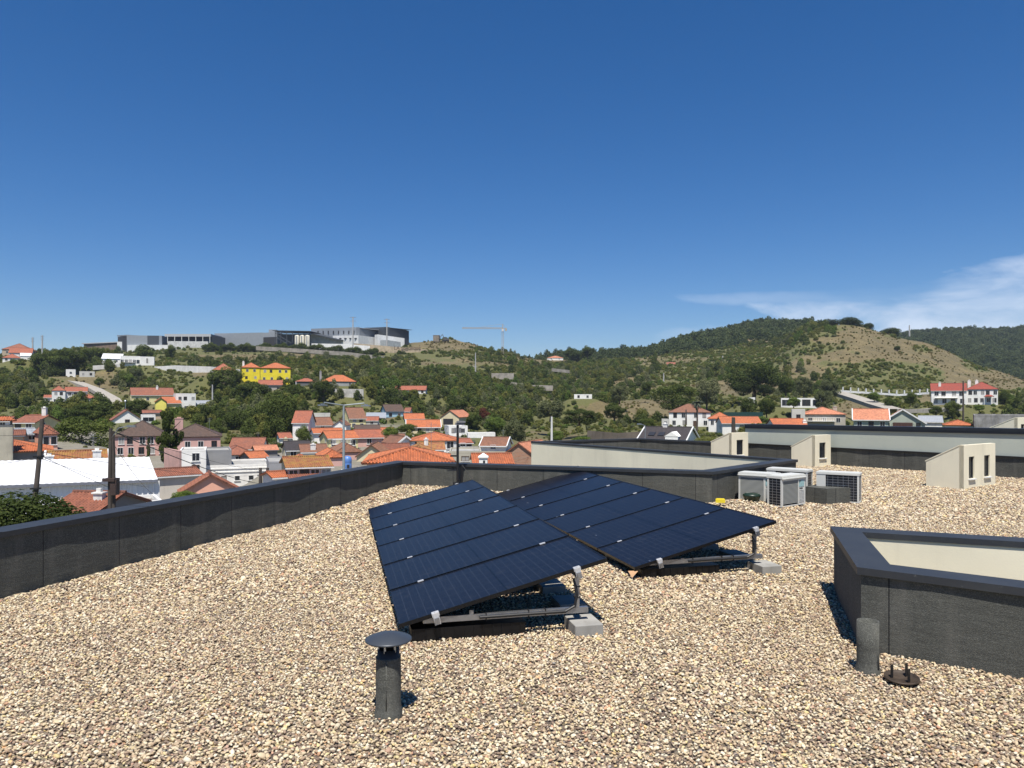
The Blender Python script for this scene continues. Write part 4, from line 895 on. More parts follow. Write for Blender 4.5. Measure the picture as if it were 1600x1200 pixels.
for k_ in range(8):
    px = 497+k_*8; Yk = 1/(1/668+(1/634-1/668)*(px-486)/73.5); p = at(px, 519.3, Yk-.4); m_ = MB(); m_.box((-.5,-.25,-1.4),(.5,.25,1.4)); m_.build('slit_window', M_dframe, t, loc=p - t.location)
for k_ in range(5):
    px = 524+k_*8; p = at(px, 529, 1/(1/642+(1/628-1/642)*(px-520)/40)-.3); m_ = MB(); m_.box((-1.2,-.3,-.5),(1.2,.3,.5)); m_.build('window', M_dframe, t, loc=p - t.location)
t = thing('factory_hall', 'dark charcoal factory hall at the right end of the hilltop', 'factory', tuple(at(604,545,648)))
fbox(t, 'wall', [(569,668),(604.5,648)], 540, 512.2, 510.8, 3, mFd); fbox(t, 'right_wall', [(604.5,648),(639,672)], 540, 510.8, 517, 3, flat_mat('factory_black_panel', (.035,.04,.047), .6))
fslab(t, 'roof', [(569,668.5),(604.5,648.5)], 512.6, 511.3, .3, 30, mFd); fbox(t, 'lower_block', [(590,640),(632,655)], 542, 522.5, 528.5, 6, mFw); fbox(t, 'lower_annex', [(604,632),(626,645)], 545, 531, 534.5, 8, wall_mat((.42,.45,.46), .3))
# ------------------------------------------------------------ crane, excavator, pylons
def lattice(m_, a, b_, w, n, r):
    a = Vector(a); b_ = Vector(b_); d = (b_-a)/n; ax = (b_-a).normalized(); s = Vector((1,0,0)) if abs(ax.z) > .7 else Vector((0,0,1)); q = ax.cross(s).normalized(); s = q.cross(ax)
    cs = [s*i*w/2 + q*j*w/2 for i, j in ((-1,-1),(1,-1),(1,1),(-1,1))]
    for c_ in cs: m_.bar(a+c_, b_+c_, r)
    for k_ in range(n):
        for i in range(4): m_.bar(a+d*k_+cs[i], a+d*(k_+1)+cs[(i+1) % 4], r*.6)
b0 = at(785.5, 553, 640); t = thing('tower_crane', 'yellow grey tower crane with a long jib pointing left on the slope', 'crane', tuple(b0))
mCr = flat_mat('crane_paint', (.42,.33,.2), .6); top = at(785.5, 513.5, 640) - b0
m_ = MB(); lattice(m_, (0,0,0), top, 1.6, 12, .28); m_.build('mast', flat_mat('crane_mast_paint', (.4,.38,.35), .6), t)
m_ = MB(); a = at(722,512.5,640)-b0; lattice(m_, (a.x,0,a.z), (top.x,0,top.z+.3), 1.0, 22, .2); m_.build('jib', mCr, t)
m_ = MB(); c_ = at(791.5,515,640)-b0; m_.bar((0,0,top.z+.3),(c_.x,0,top.z+.1), .9, .4); m_.box((c_.x-1.2,-.7,top.z-2.0),(c_.x+.2,.7,top.z)); m_.build('counterweight', mCr, t)
m_ = MB(); m_.bar((0,0,top.z),(0,0,top.z+4), .5); m_.bar((0,0,top.z+4),(a.x*.55,0,a.z+.9), .14); m_.bar((0,0,top.z+4),(c_.x,0,top.z), .14); m_.build('tie_rod', mCr, t)
m_ = MB(); m_.box((-.9,-1.6,top.z-2.4),(.9,-.5,top.z-.4)); m_.build('cab', flat_mat('cab_white', (.6,.6,.6), .5), t)
b0 = at(696, 533.5, 655); t = thing('excavator', 'dark excavator with raised arm on the skyline mound', 'excavator', tuple(b0)); mEx = flat_mat('worn_machine_paint', (.09,.085,.08), .6)
m_ = MB(); m_.box((-3,-1.5,0),(3,1.5,1.1)); m_.build('track', M_black, t); m_ = MB(); m_.box((-1,-1.3,1.2),(3.2,1.3,2.6)); m_.box((-1.6,-1.2,1.2),(-.2,0,3.6)); m_.build('body', mEx, t)
m_ = MB(); m_.bar((-.8,0,2.2),(-2.6,0,6.2), .7, .5); m_.bar((-2.6,0,6.2),(-5.0,0,3.6), .5, .4); m_.build('arm', mEx, t); m_ = MB(); m_.box((-5.7,-.8,2.4),(-4.4,.8,3.6)); m_.build('bucket', mEx, t)
b0 = at(682, 532, 660); m_ = MB(); m_.prism([(-2.8,-2),(2.4,-2.2),(2.9,2),(-2.5,2.3)], -1, 4.2); m_.prism([(-3,-2.2),(2.7,-2.4),(3.1,2.2),(-2.8,2.5)], 4.2, 4.6); o = m_.build('stone_hut', wall_mat((.26,.22,.17), .4), loc=b0); tag(o, 'square brown stone hut left of the excavator', 'hut')
def pylon(px, rows, Y, label, cross=3, mat=None, grp='pylons and poles on the hillside'):
    b0 = at(px, rows[1], Y); h_ = zz(rows[0], Y) - b0.z; t = thing('utility_pole', label, 'utility pole', tuple(b0), 0, grp)
    m_ = MB(); w = max(.35, Y/900); m_.tube([(0,0,-2),(0,0,h_)], [w, w*.6], 6); m_.build('pole', mat or wall_mat((.45,.44,.42), .2), t)
    for k_ in range(cross):
        m_ = MB(); z = h_ - .6 - k_*h_*.12; m_.bar((-h_*.11,0,z),(h_*.11,0,z), w*.5); m_.build('crossarm', M_alu, t)
pylon(551.5, (495,541), 610, 'tall striped pylon left of the pair at the factory', 2); pylon(604.5, (498,541), 610, 'tall striped pylon right of the pair at the factory', 2)
pylon(743, (551,590), 480, 'pale pole on the green slope below the excavator', 0); pylon(51, (527,548), 470, 'left of the two crossarm pylons on the left skyline', 3); pylon(66, (524,548), 470, 'right of the two crossarm pylons on the left skyline', 3)
pylon(862, (651,700), 175, 'white concrete pole between the brick shed and the dark roofed villa', 0, wall_mat((.7,.69,.66), .1)); pylon(332, (601,632), 270, 'short pole above the grey curved roof shed', 0); pylon(1037, (583,600), 480, 'thin pole on the beige field', 0)
pylon(1129, (556,577), 620, 'thin pole left of the round pine', 0); pylon(1151, (557,575), 640, 'thin pole above the round pine', 0); pylon(1505, (595,668), 260, 'thin dark pole in front of the white farmhouse', 0, M_pole); pylon(1146, (652,690), 90, 'dark thin pole left of the grey green wall', 0, M_pole)
pylon(407, (731,775), 108, 'dark pole with transformer in front of the five window building', 2, M_pole); pylon(418, (731,775), 108, 'thin dark pole right of the transformer pole', 1, M_pole); pylon(1072, (640,655), 254, 'slim pole beside the manor', 0, M_pole)
pylon(1421, (508,523), 900, 'tiny mast among the skyline trees', 0)

# street lamp with two arms
b0 = at(537, 760, 66); t = thing('street_lamp', 'tall grey street lamp with two arms rising over the village', 'street lamp', tuple(b0)); hL = zz(632.5, 66)-b0.z
m_ = MB(); m_.tube([(0,0,-3),(0,0,hL)], [.15,.09], 12); m_.build('pole', flat_mat('galvanised_steel', (.33,.37,.37), .5, .3), t)
for px, pyy in ((503, 629), (573, 630)):
    e = at(px, pyy, 66 if px > 537 else 64) - b0; m_ = MB(); m_.tube([(0,0,hL-.05),(e.x*.9,e.y*.9,e.z)], .06, 8); a_ = m_.build('arm', flat_mat('galvanised_steel', (.33,.37,.37), .5, .3), t)
    m_ = MB(); d = Vector((e.x,e.y,0)).normalized(); m_.obox(Vector(e)*.97, d*.42, Vector((-d.y,d.x,0))*.14, (0,0,.06)); m_.obox(Vector(e)*.97+Vector((0,0,.1)), d*.15, Vector((-d.y,d.x,0))*.1, (0,0,.05)); m_.build('lamp_head', M_alu, a_)
for (px, r0, r1, Y, lb) in ((1008,665,690,118,'small street lamp left of the dark roofed villa'), (196,629,643,210,'small globe lamp above the white gable house')):
    b0 = at(px, r1, Y); t = thing('street_lamp', lb, 'street lamp', tuple(b0)); h_ = zz(r0, Y)-b0.z; m_ = MB(); m_.tube([(0,0,-2),(0,0,h_)], .09, 8); m_.build('pole', M_alu, t); m_ = MB()
    if px > 500: m_.bar((0,0,h_),(-.7,0,h_+.25), .09); m_.box((-1.3,-.1,h_+.15),(-.6,.1,h_+.35))
    else: m_.lathe([(0,h_-.1),(.35,h_+.1),(.4,h_+.4),(.25,h_+.7),(0,h_+.8)], 12)
    m_.build('lamp_head', M_alu, t)

# ------------------------------------------------------------ vegetation
def leaf_mat(name, stops, rough=.75):
    stops = [(p_, tuple(min(.22, q_*(1.12+.42*p_)) for q_ in c_)) for p_, c_ in stops]
    m, nt, b = new_mat(name); a = N(nt, 'ShaderNodeAttribute', attribute_name='tone'); oi = N(nt, 'ShaderNodeObjectInfo')
    f = mth(nt, 'ADD', mth(nt, 'MULTIPLY', a.outputs['Fac'], .7), mth(nt, 'MULTIPLY', oi.outputs['Random'], .3))
    nt.links.new(ramp(nt, f, stops), b.inputs['Base Color']); b.inputs['Roughness'].default_value = rough
    b.inputs['Specular IOR Level'].default_value = .1
    tr = N(nt, 'ShaderNodeBsdfTranslucent'); mx = N(nt, 'ShaderNodeMixShader'); mx.inputs[0].default_value = .22
    nt.links.new(mixrgb(nt, 1.0, b.inputs['Base Color'].links[0].from_socket, (1.5, 1.7, .9), 'MULTIPLY'), tr.inputs['Color'])
    nt.links.new(b.outputs[0], mx.inputs[1]); nt.links.new(tr.outputs[0], mx.inputs[2]); nt.links.new(mx.outputs[0], nt.nodes['Material Output'].inputs['Surface'])
    return m
L_dark = leaf_mat('dark_foliage', [(.0,(.022,.032,.008)),(.5,(.050,.066,.016)),(1.0,(.10,.118,.030))])
L_olive = leaf_mat('olive_foliage', [(.0,(.045,.053,.024)),(.5,(.090,.100,.046)),(1.0,(.145,.150,.072))])
L_dry = leaf_mat('dry_scrub_foliage', [(.0,(.10,.078,.034)),(.4,(.145,.115,.050)),(.75,(.165,.14,.06)),(1.0,(.10,.11,.035))])
L_scrub = leaf_mat('scrub_foliage', [(.0,(.045,.052,.012)),(.45,(.095,.102,.024)),(.8,(.13,.128,.034)),(1.0,(.18,.145,.055))])
L_deep = leaf_mat('deep_foliage', [(.0,(.012,.018,.005)),(.5,(.030,.042,.011)),(1.0,(.065,.078,.020))])
L_lime = leaf_mat('bright_foliage', [(.0,(.035,.06,.012)),(.5,(.075,.11,.022)),(1.0,(.12,.15,.035))])
L_red = leaf_mat('reddish_foliage', [(.0,(.06,.015,.01)),(1.0,(.18,.05,.03))])
L_far = leaf_mat('far_forest_foliage', [(.0,(.024,.036,.015)),(.5,(.046,.062,.024)),(1.0,(.095,.108,.040))])
def leaves(lobes, n, size, mat, name, flat=0.0, seed=1, solid=.7):
    g = np.random.default_rng(seed); lb = np.array(lobes, float); wgt = (lb[:,3]*lb[:,4]+lb[:,4]*lb[:,5]); wgt /= wgt.sum()
    k = g.choice(len(lb), n, p=wgt); d = g.normal(size=(n,3)); d /= np.linalg.norm(d, axis=1)[:,None]
    r = solid + (1-solid)*g.random(n)**.5 + (g.random(n) > .93)*.12
    P = lb[k,:3] + d*lb[k,3:6]*r[:,None]
    nn = d + g.normal(size=(n,3))*.55; nn[:,2] += flat + .25; nn /= np.linalg.norm(nn, axis=1)[:,None]
    t = np.cross(nn, g.normal(size=(n,3))); t /= np.linalg.norm(t, axis=1)[:,None]; bt = np.cross(nn, t)
    s = size*(.6+.8*g.random(n))[:,None]; e = .45+.3*g.random(n)[:,None]
    V = np.stack([P-t*s, P+bt*s*e, P+t*s, P-bt*s*e], 1).reshape(-1,3)
    Fq = np.arange(n*4).reshape(n,4); lt = g.random(len(lb)); tone = np.clip(.45*lt[k]+.45*g.random(n)+.22*(d[:,2]*.0+g.random(n)*.5), 0, 1)
    return np_mesh(name, V, Fq, [mat], False, [('tone','FACE',tone)])
def crown_lobes(kind, seed):
    g = random.Random(seed); L = []
    if kind == 'round':
        for i in range(22):
            a = g.random()*6.28; z = g.uniform(-.8, 1); q = math.sqrt(max(0,1-z*z))*.30; r = g.uniform(.10,.19)
            L.append((q*math.cos(a), q*math.sin(a), .47+z*.37, r, r, r))
        L.append((0,0,.45,.3,.3,.34))
    elif kind == 'bush':
        for i in range(12):
            a = g.random()*6.28; q = g.uniform(.05,.34); r = g.uniform(.13,.22)
            L.append((q*math.cos(a), q*math.sin(a), g.uniform(.2,.72)*(1-q), r, r, r))
        L.append((0,0,.3,.36,.36,.4))
    elif kind == 'pine':
        for i in range(26):
            a = g.random()*6.28; q = math.sqrt(g.random())*.40; r = g.uniform(.08,.13)
            r *= 1.25; L.append((q*math.cos(a), q*math.sin(a), .68-1.0*q*q+g.uniform(-.28,.20), r, r, r))
        for i in range(14):
            a = g.random()*6.28; L.append((.31*math.cos(a), .31*math.sin(a), g.uniform(.26,.5), .13, .13, .12))
        L.append((0,0,.50,.40,.40,.34))
    elif kind == 'dome':
        for i in range(30):
            a = g.random()*6.28; q = math.sqrt(g.random())*.38; r = g.uniform(.09,.14)
            L.append((q*math.cos(a), q*math.sin(a), .82-1.3*q*q+g.uniform(-.1,.04), r, r, r*.8))
        for i in range(12):
            a = g.random()*6.28; L.append((.34*math.cos(a), .34*math.sin(a), g.uniform(.10,.45), .14, .14, .15))
        L.append((0,0,.42,.38,.38,.40))
    elif kind == 'cone':
        for i in range(26):
            z = (i+.5)/26; q = (1-z)*.36+.03; a = g.random()*6.28; r = .05+.10*(1-z); L.append((q*math.cos(a)*g.random(), q*math.sin(a)*g.random(), .12+z*.86, r+q*.5, r+q*.5, .07))
    elif kind == 'loose':
        for i in range(24):
            a = g.random()*6.28; z = g.uniform(.16,.96); q = g.uniform(.05,.38)*(1.1-abs(z-.55)); r = g.uniform(.07,.13)
            L.append((q*math.cos(a), q*math.sin(a), z, r*.9, r*.9, r*1.0))
    return L
def trunk_mesh(kind, seed):
    g = random.Random(seed); m_ = MB()
    top = {'round':.55,'bush':.35,'pine':.5,'dome':.5,'cone':.95,'loose':.9}[kind]
    m_.tube([(0,0,-.12),(.01,0,.1),(g.uniform(-.03,.03),g.uniform(-.03,.03),top*.6),(g.uniform(-.04,.04),0,top)], [.035,.03,.022,.008], 8)
    for i in range(6 if kind != 'cone' else 0):
        a = i*1.05+g.random(); z = top*g.uniform(.35,.7); q = .3
        m_.tube([(0,0,z),(q*.5*math.cos(a),q*.5*math.sin(a),z+.12),(q*math.cos(a),q*math.sin(a),min(.85,z+g.uniform(.15,.28)))], [.016,.011,.005], 6)
    me = m_.build('tmp', M_bark); d = me.data; bpy.data.objects.remove(me); return d
TR = {}
def tree_kind(key, kind, mat, n, size, seed, flat=.3):
    TR[key] = (leaves(crown_lobes(kind, seed), n, size, mat, 'crown_'+key, flat, seed), trunk_mesh(kind, seed))
tree_kind('broad', 'dome', L_dark, 14000, .017, 1); tree_kind('broad2', 'round', L_dark, 9000, .02, 2)
tree_kind('broad3', 'round', L_dark, 9000, .02, 12); tree_kind('lime', 'round', L_lime, 9000, .02, 3); tree_kind('olive', 'round', L_olive, 9000, .02, 4); tree_kind('olive2', 'dome', L_olive, 9000, .02, 5)
tree_kind('pine', 'pine', L_dark, 12000, .015, 6, .6); tree_kind('dome', 'dome', L_dark, 12000, .016, 7, .5); tree_kind('cone', 'cone', L_dark, 7000, .02, 8)
tree_kind('loose', 'loose', L_dark, 9000, .022, 9, -.2); tree_kind('red', 'round', L_red, 6000, .022, 10); tree_kind('scrub', 'bush', L_scrub, 9000, .02, 11); tree_kind('bush', 'bush', L_deep, 12000, .016, 13)
def tree(key, px, foot, Y, wpx, hpx, label, cat='tree', name='tree', group=None, rz=None):
    p = at(px, foot, Y); w = wpx/F*Y; h_ = hpx/F*Y
    t = thing(name, label, cat, tuple(p), rz if rz is not None else random.random()*6.28, group); t.scale = (w/.92, w/.92, h_)
    for nm, me in (('crown', TR[key][0]), ('trunk', TR[key][1])):
        o = bpy.data.objects.new(nm, me); COL.objects.link(o); o.parent = t
    return t
TREES = [
 ('broad',128,714,128,88,70,'huge dark green round tree between the leaning pole and the pink house','broadleaf_tree'),
 ('loose',264,728,122,52,84,'tall drooping dark tree in front of the pink house','drooping_tree'),
 ('dome',1053,640,300,76,44,'broad dark green pine dome left of the manor palm','umbrella_pine'),
 ('pine',1178,619,360,84,62,'big stone pine with a flat crown on the right hillside','umbrella_pine'),
 ('bush',1162,616,352,34,24,'added dark bush standing in for shade at the left foot of the big stone pine','bush'),  # added bush, a dark shape in place of the shade under the crown
 ('bush',1194,617,350,38,24,'added dark bush standing in for shade at the right foot of the big stone pine','bush'),  # second added bush, also filling in for the crown's shade
 ('olive',1104,636,330,42,52,'tall grey green tree between the dark pine dome and the stone pine','tree'),
 ('cone',1024,585,560,20,36,'dark pointed conifer on the middle hillside','conifer'),
 ('broad2',1140,576,620,24,22,'small round dark tree left above the stone pine','tree'),
 ('red',756,656,280,22,20,'reddish brown tree among green ones behind the village','tree'),
 ('olive2',803,694,200,38,42,'grey green tree standing on the dry field left of the white pole','tree'),
 ('lime',868,690,185,30,18,'bright green bush at the foot of the white concrete pole','bush'),
 ('lime',610,690,160,30,24,'bright green tree between the village roofs right of the pink house','tree'),
 ('broad2',636,676,225,38,14,'dark bushes in front of the long cream house','bush'),
 ('lime',908,697,160,38,16,'bright green shrub just above the far parapet','bush'),
 ('broad3',475,700,175,30,36,'dark tree at the left of the tall white house','tree'),
 ('broad',440,684,205,60,76,'very dark large tree left of the tall white house','broadleaf_tree'),
 ('broad3',405,690,235,60,62,'dark spreading tree in the middle of the village wood','tree'),
 ('broad2',370,688,222,52,48,'rounded tree above the brown red roof','tree'),
 ('broad2',336,690,210,42,34,'tree at the left end of the village wood beside the curved roof shed','tree'),
 ('olive',385,704,190,36,30,'greyish bush tree just above the brown red roof','tree'),
 ('broad3',352,612,330,60,40,'dark tree left below the bright yellow house','tree'),
 ('broad',395,632,300,54,40,'dark tree in front of the yellow house garden wall','broadleaf_tree'),
 ('broad2',462,628,305,48,26,'dark tree below the open carport','tree'),
 ('broad3',505,622,300,36,30,'round tree below the orange hipped roof house','tree'),
 ('cone',345,556,520,7,20,'small pointed cypress on the green slope','cypress'),
 ('broad2',227,566,480,38,28,'dark tree cluster left in front of the grey factory box','tree'),
 ('broad3',266,560,500,20,22,'round dark tree right in front of the canopy hall','tree'),
 ('broad',75,590,395,60,44,'large dark tree on the left skyline below the pylons','broadleaf_tree'),
 ('broad3',108,580,410,56,36,'dark bushy tree right of the left skyline tree','tree'),
 ('broad2',145,568,450,44,26,'dark tree below the low factory shed','tree'),
 ('broad3',200,606,375,32,26,'dark tree under the modern villa','tree'),
 ('olive',212,596,380,24,24,'grey green tree in front of the villa retaining wall','tree'),
 ('broad2',155,604,360,16,14,'small dark bush above the ramp road','bush'),
 ('broad3',214,648,250,42,26,'dark bushes left of the lemon yellow house','bush'),
 ('broad2',140,660,235,60,30,'dark trees below the ramp road','tree'),
 ('broad3',316,664,235,36,34,'dark trees right of the white flat house','tree'),
 ('lime',202,598,365,16,14,'light green shrub under the villa','bush'),
 ('broad2',1405,602,335,0,0,'',''),
 ('olive',1286,640,275,32,34,'round olive tree right of the flat modern villa','olive_tree'),
 ('olive2',1256,616,330,28,30,'grey olive tree on the slope above the flat modern villa','olive_tree'),
 ('olive',1298,620,330,34,30,'olive tree at the left end of the white posts','olive_tree'),
 ('broad3',1228,616,340,26,30,'dark round tree right of the stone pine','tree'),
 ('lime',1240,636,280,22,16,'green bush in front of the flat modern villa','bush'),
 ('broad3',1422,632,285,24,20,'round green tree left of the white farmhouse','tree'),
 ('broad2',1390,638,285,24,18,'dark bush in the orchard below the white posts','bush'),
 ('lime',1366,626,295,20,14,'light green bush beside the sloping road','bush'),
 ('broad3',1488,652,262,28,26,'dark tree in front of the white farmhouse','tree'),
 ('broad2',1462,650,268,22,16,'small dark tree left of the thin dark pole','tree'),
 ('broad2',1568,633,318,20,24,'dark round tree at the right end of the white farmhouse','tree'),
 ('cone',1590,632,310,10,24,'slim conifer at the right edge','conifer'),
 ('lime',1530,642,280,18,10,'small green bush below the taller farmhouse half','bush'),
 ('broad2',1170,650,262,30,30,'green tree behind the netting fence','tree'),
 ('broad3',1198,650,258,28,28,'dark green tree right of the netting fence','tree'),
 ('lime',1190,664,240,26,14,'bright green shrub above the shallow orange roof','bush'),
 ('scrub',1104,700,120,56,26,'dry olive coloured bush behind the wedge dormer','bush'),
 ('bush',45,868,27,190,140,'dense leafy bush at the lower left behind the parapet','bush'),
 ('bush',98,852,25,70,66,'small leafy bush with pink flowers right of the dense bush','bush'),
 ('lime',288,790,62,44,24,'bright green shrub just above the left parapet','bush'),
 ('bush',275,718,118,7,16,'clipped dark round topiary beside the pink wall','bush'),
 ('bush',254,708,140,10,12,'clipped square green bush by the pink house','bush'),
 ('loose',232,716,120,8,32,'thin palm like tree in the pink house garden','tree'),
 ('broad2',895,566,760,40,22,'left tree clump on the middle skyline','tree'),
 ('broad3',918,558,740,26,16,'tall skyline trees right of the distant villa','tree'),
 ('broad',1010,668,210,30,16,'dark bush left of the manor annex','bush'),
 ('bush',1296,516,612,34,25,'dark tree on the crest left of the hill top','tree'),
 ('bush',1328,513,592,40,25,'dark tree crowning the hill top','tree'),
 ('bush',1356,518,600,24,19,'dark tree on the crest right of the hill top','tree'),
 ('bush',1390,528,630,36,23,'dark trees on the descending right crest','tree'),
 ('broad3',1276,548,560,36,12,'green bush patch on the upper left of the bare hill','bush'),
 ('broad2',1402,548,540,12,8,'single dark shrub on the bare hill slope','bush'),
 ('broad',715,652,285,36,32,'dark tree left of the reddish tree','broadleaf_tree'),
 ('broad3',738,672,255,34,28,'dark tree behind the cream gable building','tree'),
 ('lime',775,680,235,40,30,'light green tree beside the dry field','tree'),
 ('olive',860,655,270,50,34,'grey green trees above the white pole','tree'),
 ('broad',905,662,255,56,26,'dark wide tree on the valley terrace','broadleaf_tree'),
 ('broad3',960,655,290,40,26,'green tree below the beige field','tree'),
 ('olive',968,628,340,34,30,'round grey green tree left above the beige field','tree'),
 ('broad2',1010,614,380,18,18,'round dark tree on the beige field','tree'),
]
for i, (key, px, foot, Y, wp, hp, lb, nm) in enumerate(TREES):
    if not wp: continue
    tree(key, px, foot, Y, wp, hp, lb, 'bush' if nm == 'bush' else ('shrub' if nm == 'shrub' else 'tree'), nm or 'tree')
# hedge trees along the factory walls
for i in range(11):
    px = 624+i*7.2; tree(('broad2','broad3','dome')[i % 3], px, 556.5+i*1.55, 588-i, 9, 9.5, 'small round dark tree in the row under the lettered tan wall', 'tree', 'tree', 'row of small trees under the lettered wall')
for i in range(30):
    px = 322+i*9.4; fy = 545+max(0,(px-480))*.075
    tree(('broad2','broad3')[i % 2], px, fy+5, 588, 18, 12.5+3*math.sin(i*2.1), 'dark bushy tree in the long hedge below the factory', 'tree', 'hedge_tree', 'hedge trees below the factory')
for i in range(22):
    px = 690+i*5.6; fy = 552+i*.95
    tree(('broad2','broad3')[i % 2], px, fy+6, 585, 12, 11, 'dark bushy tree in the hedge under the earth mound', 'tree', 'hedge_tree', 'hedge trees under the earth mound')
# palm
p = at(1089, 672, 235); t = thing('palm_tree', 'tall palm with a shaggy crown in front of the manor', 'palm', tuple(p)); hP = 42/F*235
m_ = MB(); m_.tube([(0,0,-1),(.1,0,hP*.5),(0,0,hP)], [.32,.25,.28], 10); m_.build('trunk', M_bark, t)
m_ = MB(); g = random.Random(3)
for i in range(46):
    a = g.random()*6.28; e0 = g.uniform(-.6,1.3); L_ = g.uniform(1.8,2.5); pts = []; 
    for k_ in range(6):
        s = k_/5; e = e0 - s*1.5; pts.append((pts[-1] + Vector((math.cos(a)*math.cos(e), math.sin(a)*math.cos(e), math.sin(e)))*L_/5) if pts else Vector((0,0,hP)))
    for k_ in range(5):
        d = (pts[k_+1]-pts[k_]); sd = Vector((-math.sin(a), math.cos(a), 0))*(.32*(1-k_/6)+.05)
        m_.add([pts[k_]+sd+Vector((0,0,-.12)), pts[k_], pts[k_+1], pts[k_+1]+sd+Vector((0,0,-.12))], [(0,1,2,3)]); m_.add([pts[k_]-sd+Vector((0,0,-.12)), pts[k_], pts[k_+1], pts[k_+1]-sd+Vector((0,0,-.12))], [(0,3,2,1)])
m_.build('fronds', flat_mat('palm_frond', (.035,.045,.02), .7), t)

# masses of scrub, wood and far forest: instanced points
def scatter(name, P, rz, scl, idx_, sources, mat_slot=None):
    col = bpy.data.collections.new(name+'_sources')
    for i, me in enumerate(sources):
        o = bpy.data.objects.new('%s_src_%02d' % (name, i), me); col.objects.link(o)
    me = bpy.data.meshes.new(name); me.vertices.add(len(P)); me.vertices.foreach_set('co', P.astype(np.float32).ravel())
    a = me.attributes.new('rz', 'FLOAT_VECTOR', 'POINT'); a.data.foreach_set('vector', rz.astype(np.float32).ravel())
    a = me.attributes.new('sc', 'FLOAT_VECTOR', 'POINT'); a.data.foreach_set('vector', scl.astype(np.float32).ravel())
    a = me.attributes.new('ix', 'INT', 'POINT'); a.data.foreach_set('value', idx_.astype(np.int32))
    me.update(); ob = bpy.data.objects.new(name, me); COL.objects.link(ob)
    ng = bpy.data.node_groups.new(name, 'GeometryNodeTree'); ng.interface.new_socket('Geometry', in_out='INPUT', socket_type='NodeSocketGeometry'); ng.interface.new_socket('Geometry', in_out='OUTPUT', socket_type='NodeSocketGeometry')
    n = ng.nodes; l = ng.links; gi = n.new('NodeGroupInput'); go = n.new('NodeGroupOutput'); ip = n.new('GeometryNodeInstanceOnPoints'); ci = n.new('GeometryNodeCollectionInfo')
    ci.inputs['Collection'].default_value = col; ci.inputs['Separate Children'].default_value = True; ci.inputs['Reset Children'].default_value = True
    def att(nm, ty):
        q = n.new('GeometryNodeInputNamedAttribute'); q.data_type = ty; q.inputs['Name'].default_value = nm; return q.outputs['Attribute']
    l.new(gi.outputs[0], ip.inputs['Points']); l.new(ci.outputs[0], ip.inputs['Instance']); ip.inputs['Pick Instance'].default_value = True
    l.new(att('ix','INT'), ip.inputs['Instance Index']); l.new(att('rz','FLOAT_VECTOR'), ip.inputs['Rotation']); l.new(att('sc','FLOAT_VECTOR'), ip.inputs['Scale'])
    l.new(ip.outputs[0], go.inputs[0]); md = ob.modifiers.new('scatter', 'NODES'); md.node_group = ng
    tag(ob, kind='stuff'); return ob
def footprint_free(X, Y, margin=1.0):
    ok = np.ones(len(X), bool)
    for h in HS:
        px0, px1, Yh, D = h[2], h[3], h[7], h[8]; cx = ((px0+px1)/2-800)/F*Yh; hw = (px1-px0)/F*Yh/2
        ok &= ~((np.abs(X-cx) < hw+margin+.5) & (Y > Yh-margin-4) & (Y < Yh+D+margin))
    return ok
NOGO = [(94,590,392,177,623,318),(1310,613,335,1398,640,272),(145,600,350,190,640,292),(620,548,590,740,575,560)]
def px_of(X, Y, Z): return 800+X/Y*F, HZ+(EYE-Z)/Y*F
def ell(PX, PY, L, soft=0):
    r = np.zeros(len(PX))
    for (a, b_, rx, ry, s) in L: r = np.maximum(r, s*np.clip(1.3-((PX-a)/rx)**2-((PY-b_)/ry)**2, 0, 1))
    return r
WOOD = [(400,650,80,40,1),(100,572,110,22,1),(20,605,50,34,1),(900,600,120,34,.9),(690,618,130,34,1),(1190,522,110,20,.9),(1250,600,55,34,.6),(545,612,110,22,.9),(290,650,50,20,.7),(60,655,70,12,.7),(1000,650,70,20,.5),(1150,590,60,20,.5),(820,560,60,12,.4),(470,570,180,12,.25),(1580,640,60,16,.5),(780,640,60,30,.9),(215,600,40,14,.5),(140,640,60,16,.5)]
def cand(n, y0, y1, umax=.82, umin=-.82):
    Y = np.sqrt(rng.random(n)*(y1*y1-y0*y0)+y0*y0); X = (umin+(umax-umin)*rng.random(n))*Y; Z = ground_z_arr(X, Y); return X, Y, Z
def keep_road(PX, PY, ok):
    for (x0,y0,_,x1,y1,_) in NOGO:
        t_ = np.clip(((PX-x0)*(x1-x0)+(PY-y0)*(y1-y0))/((x1-x0)**2+(y1-y0)**2), 0, 1); ok &= (np.hypot(PX-x0-t_*(x1-x0), PY-y0-t_*(y1-y0)) > 4)
    return ok
# scrub
X, Y, Z = cand(95000, 112, 800); PX, PY = px_of(X, Y, Z); dv = patch_value(PX, PY, Y, X)
clump = fbm(X/12+7, Y/12+7, 29, 3)/.875
pr = np.clip(1.0-dv*1.0, .42, 1)*np.clip((clump-.25)*2.6, .12, 1); pr = np.where(Y < 165, pr*.25, pr); pr = np.where((Y>560)&(PX<660), pr*.1, pr)
ok = (rng.random(len(X)) < pr) & footprint_free(X, Y, .5); ok = keep_road(PX, PY, ok); X, Y, Z, dv = X[ok], Y[ok], Z[ok], dv[ok]; n = len(X)
s = .9+2.0*rng.random(n)**1.5; s = np.where(dv > .42, s*.55, s); s *= np.interp(Y, [110, 300, 700], [.7, 1.0, 1.35])
src = [leaves(crown_lobes('bush', 40+i), 420, .075, mt, 'bush_model', .3, 40+i) for i, mt in enumerate((L_scrub, L_scrub, L_olive, L_dark, L_scrub, L_lime, L_dry, L_dry))]
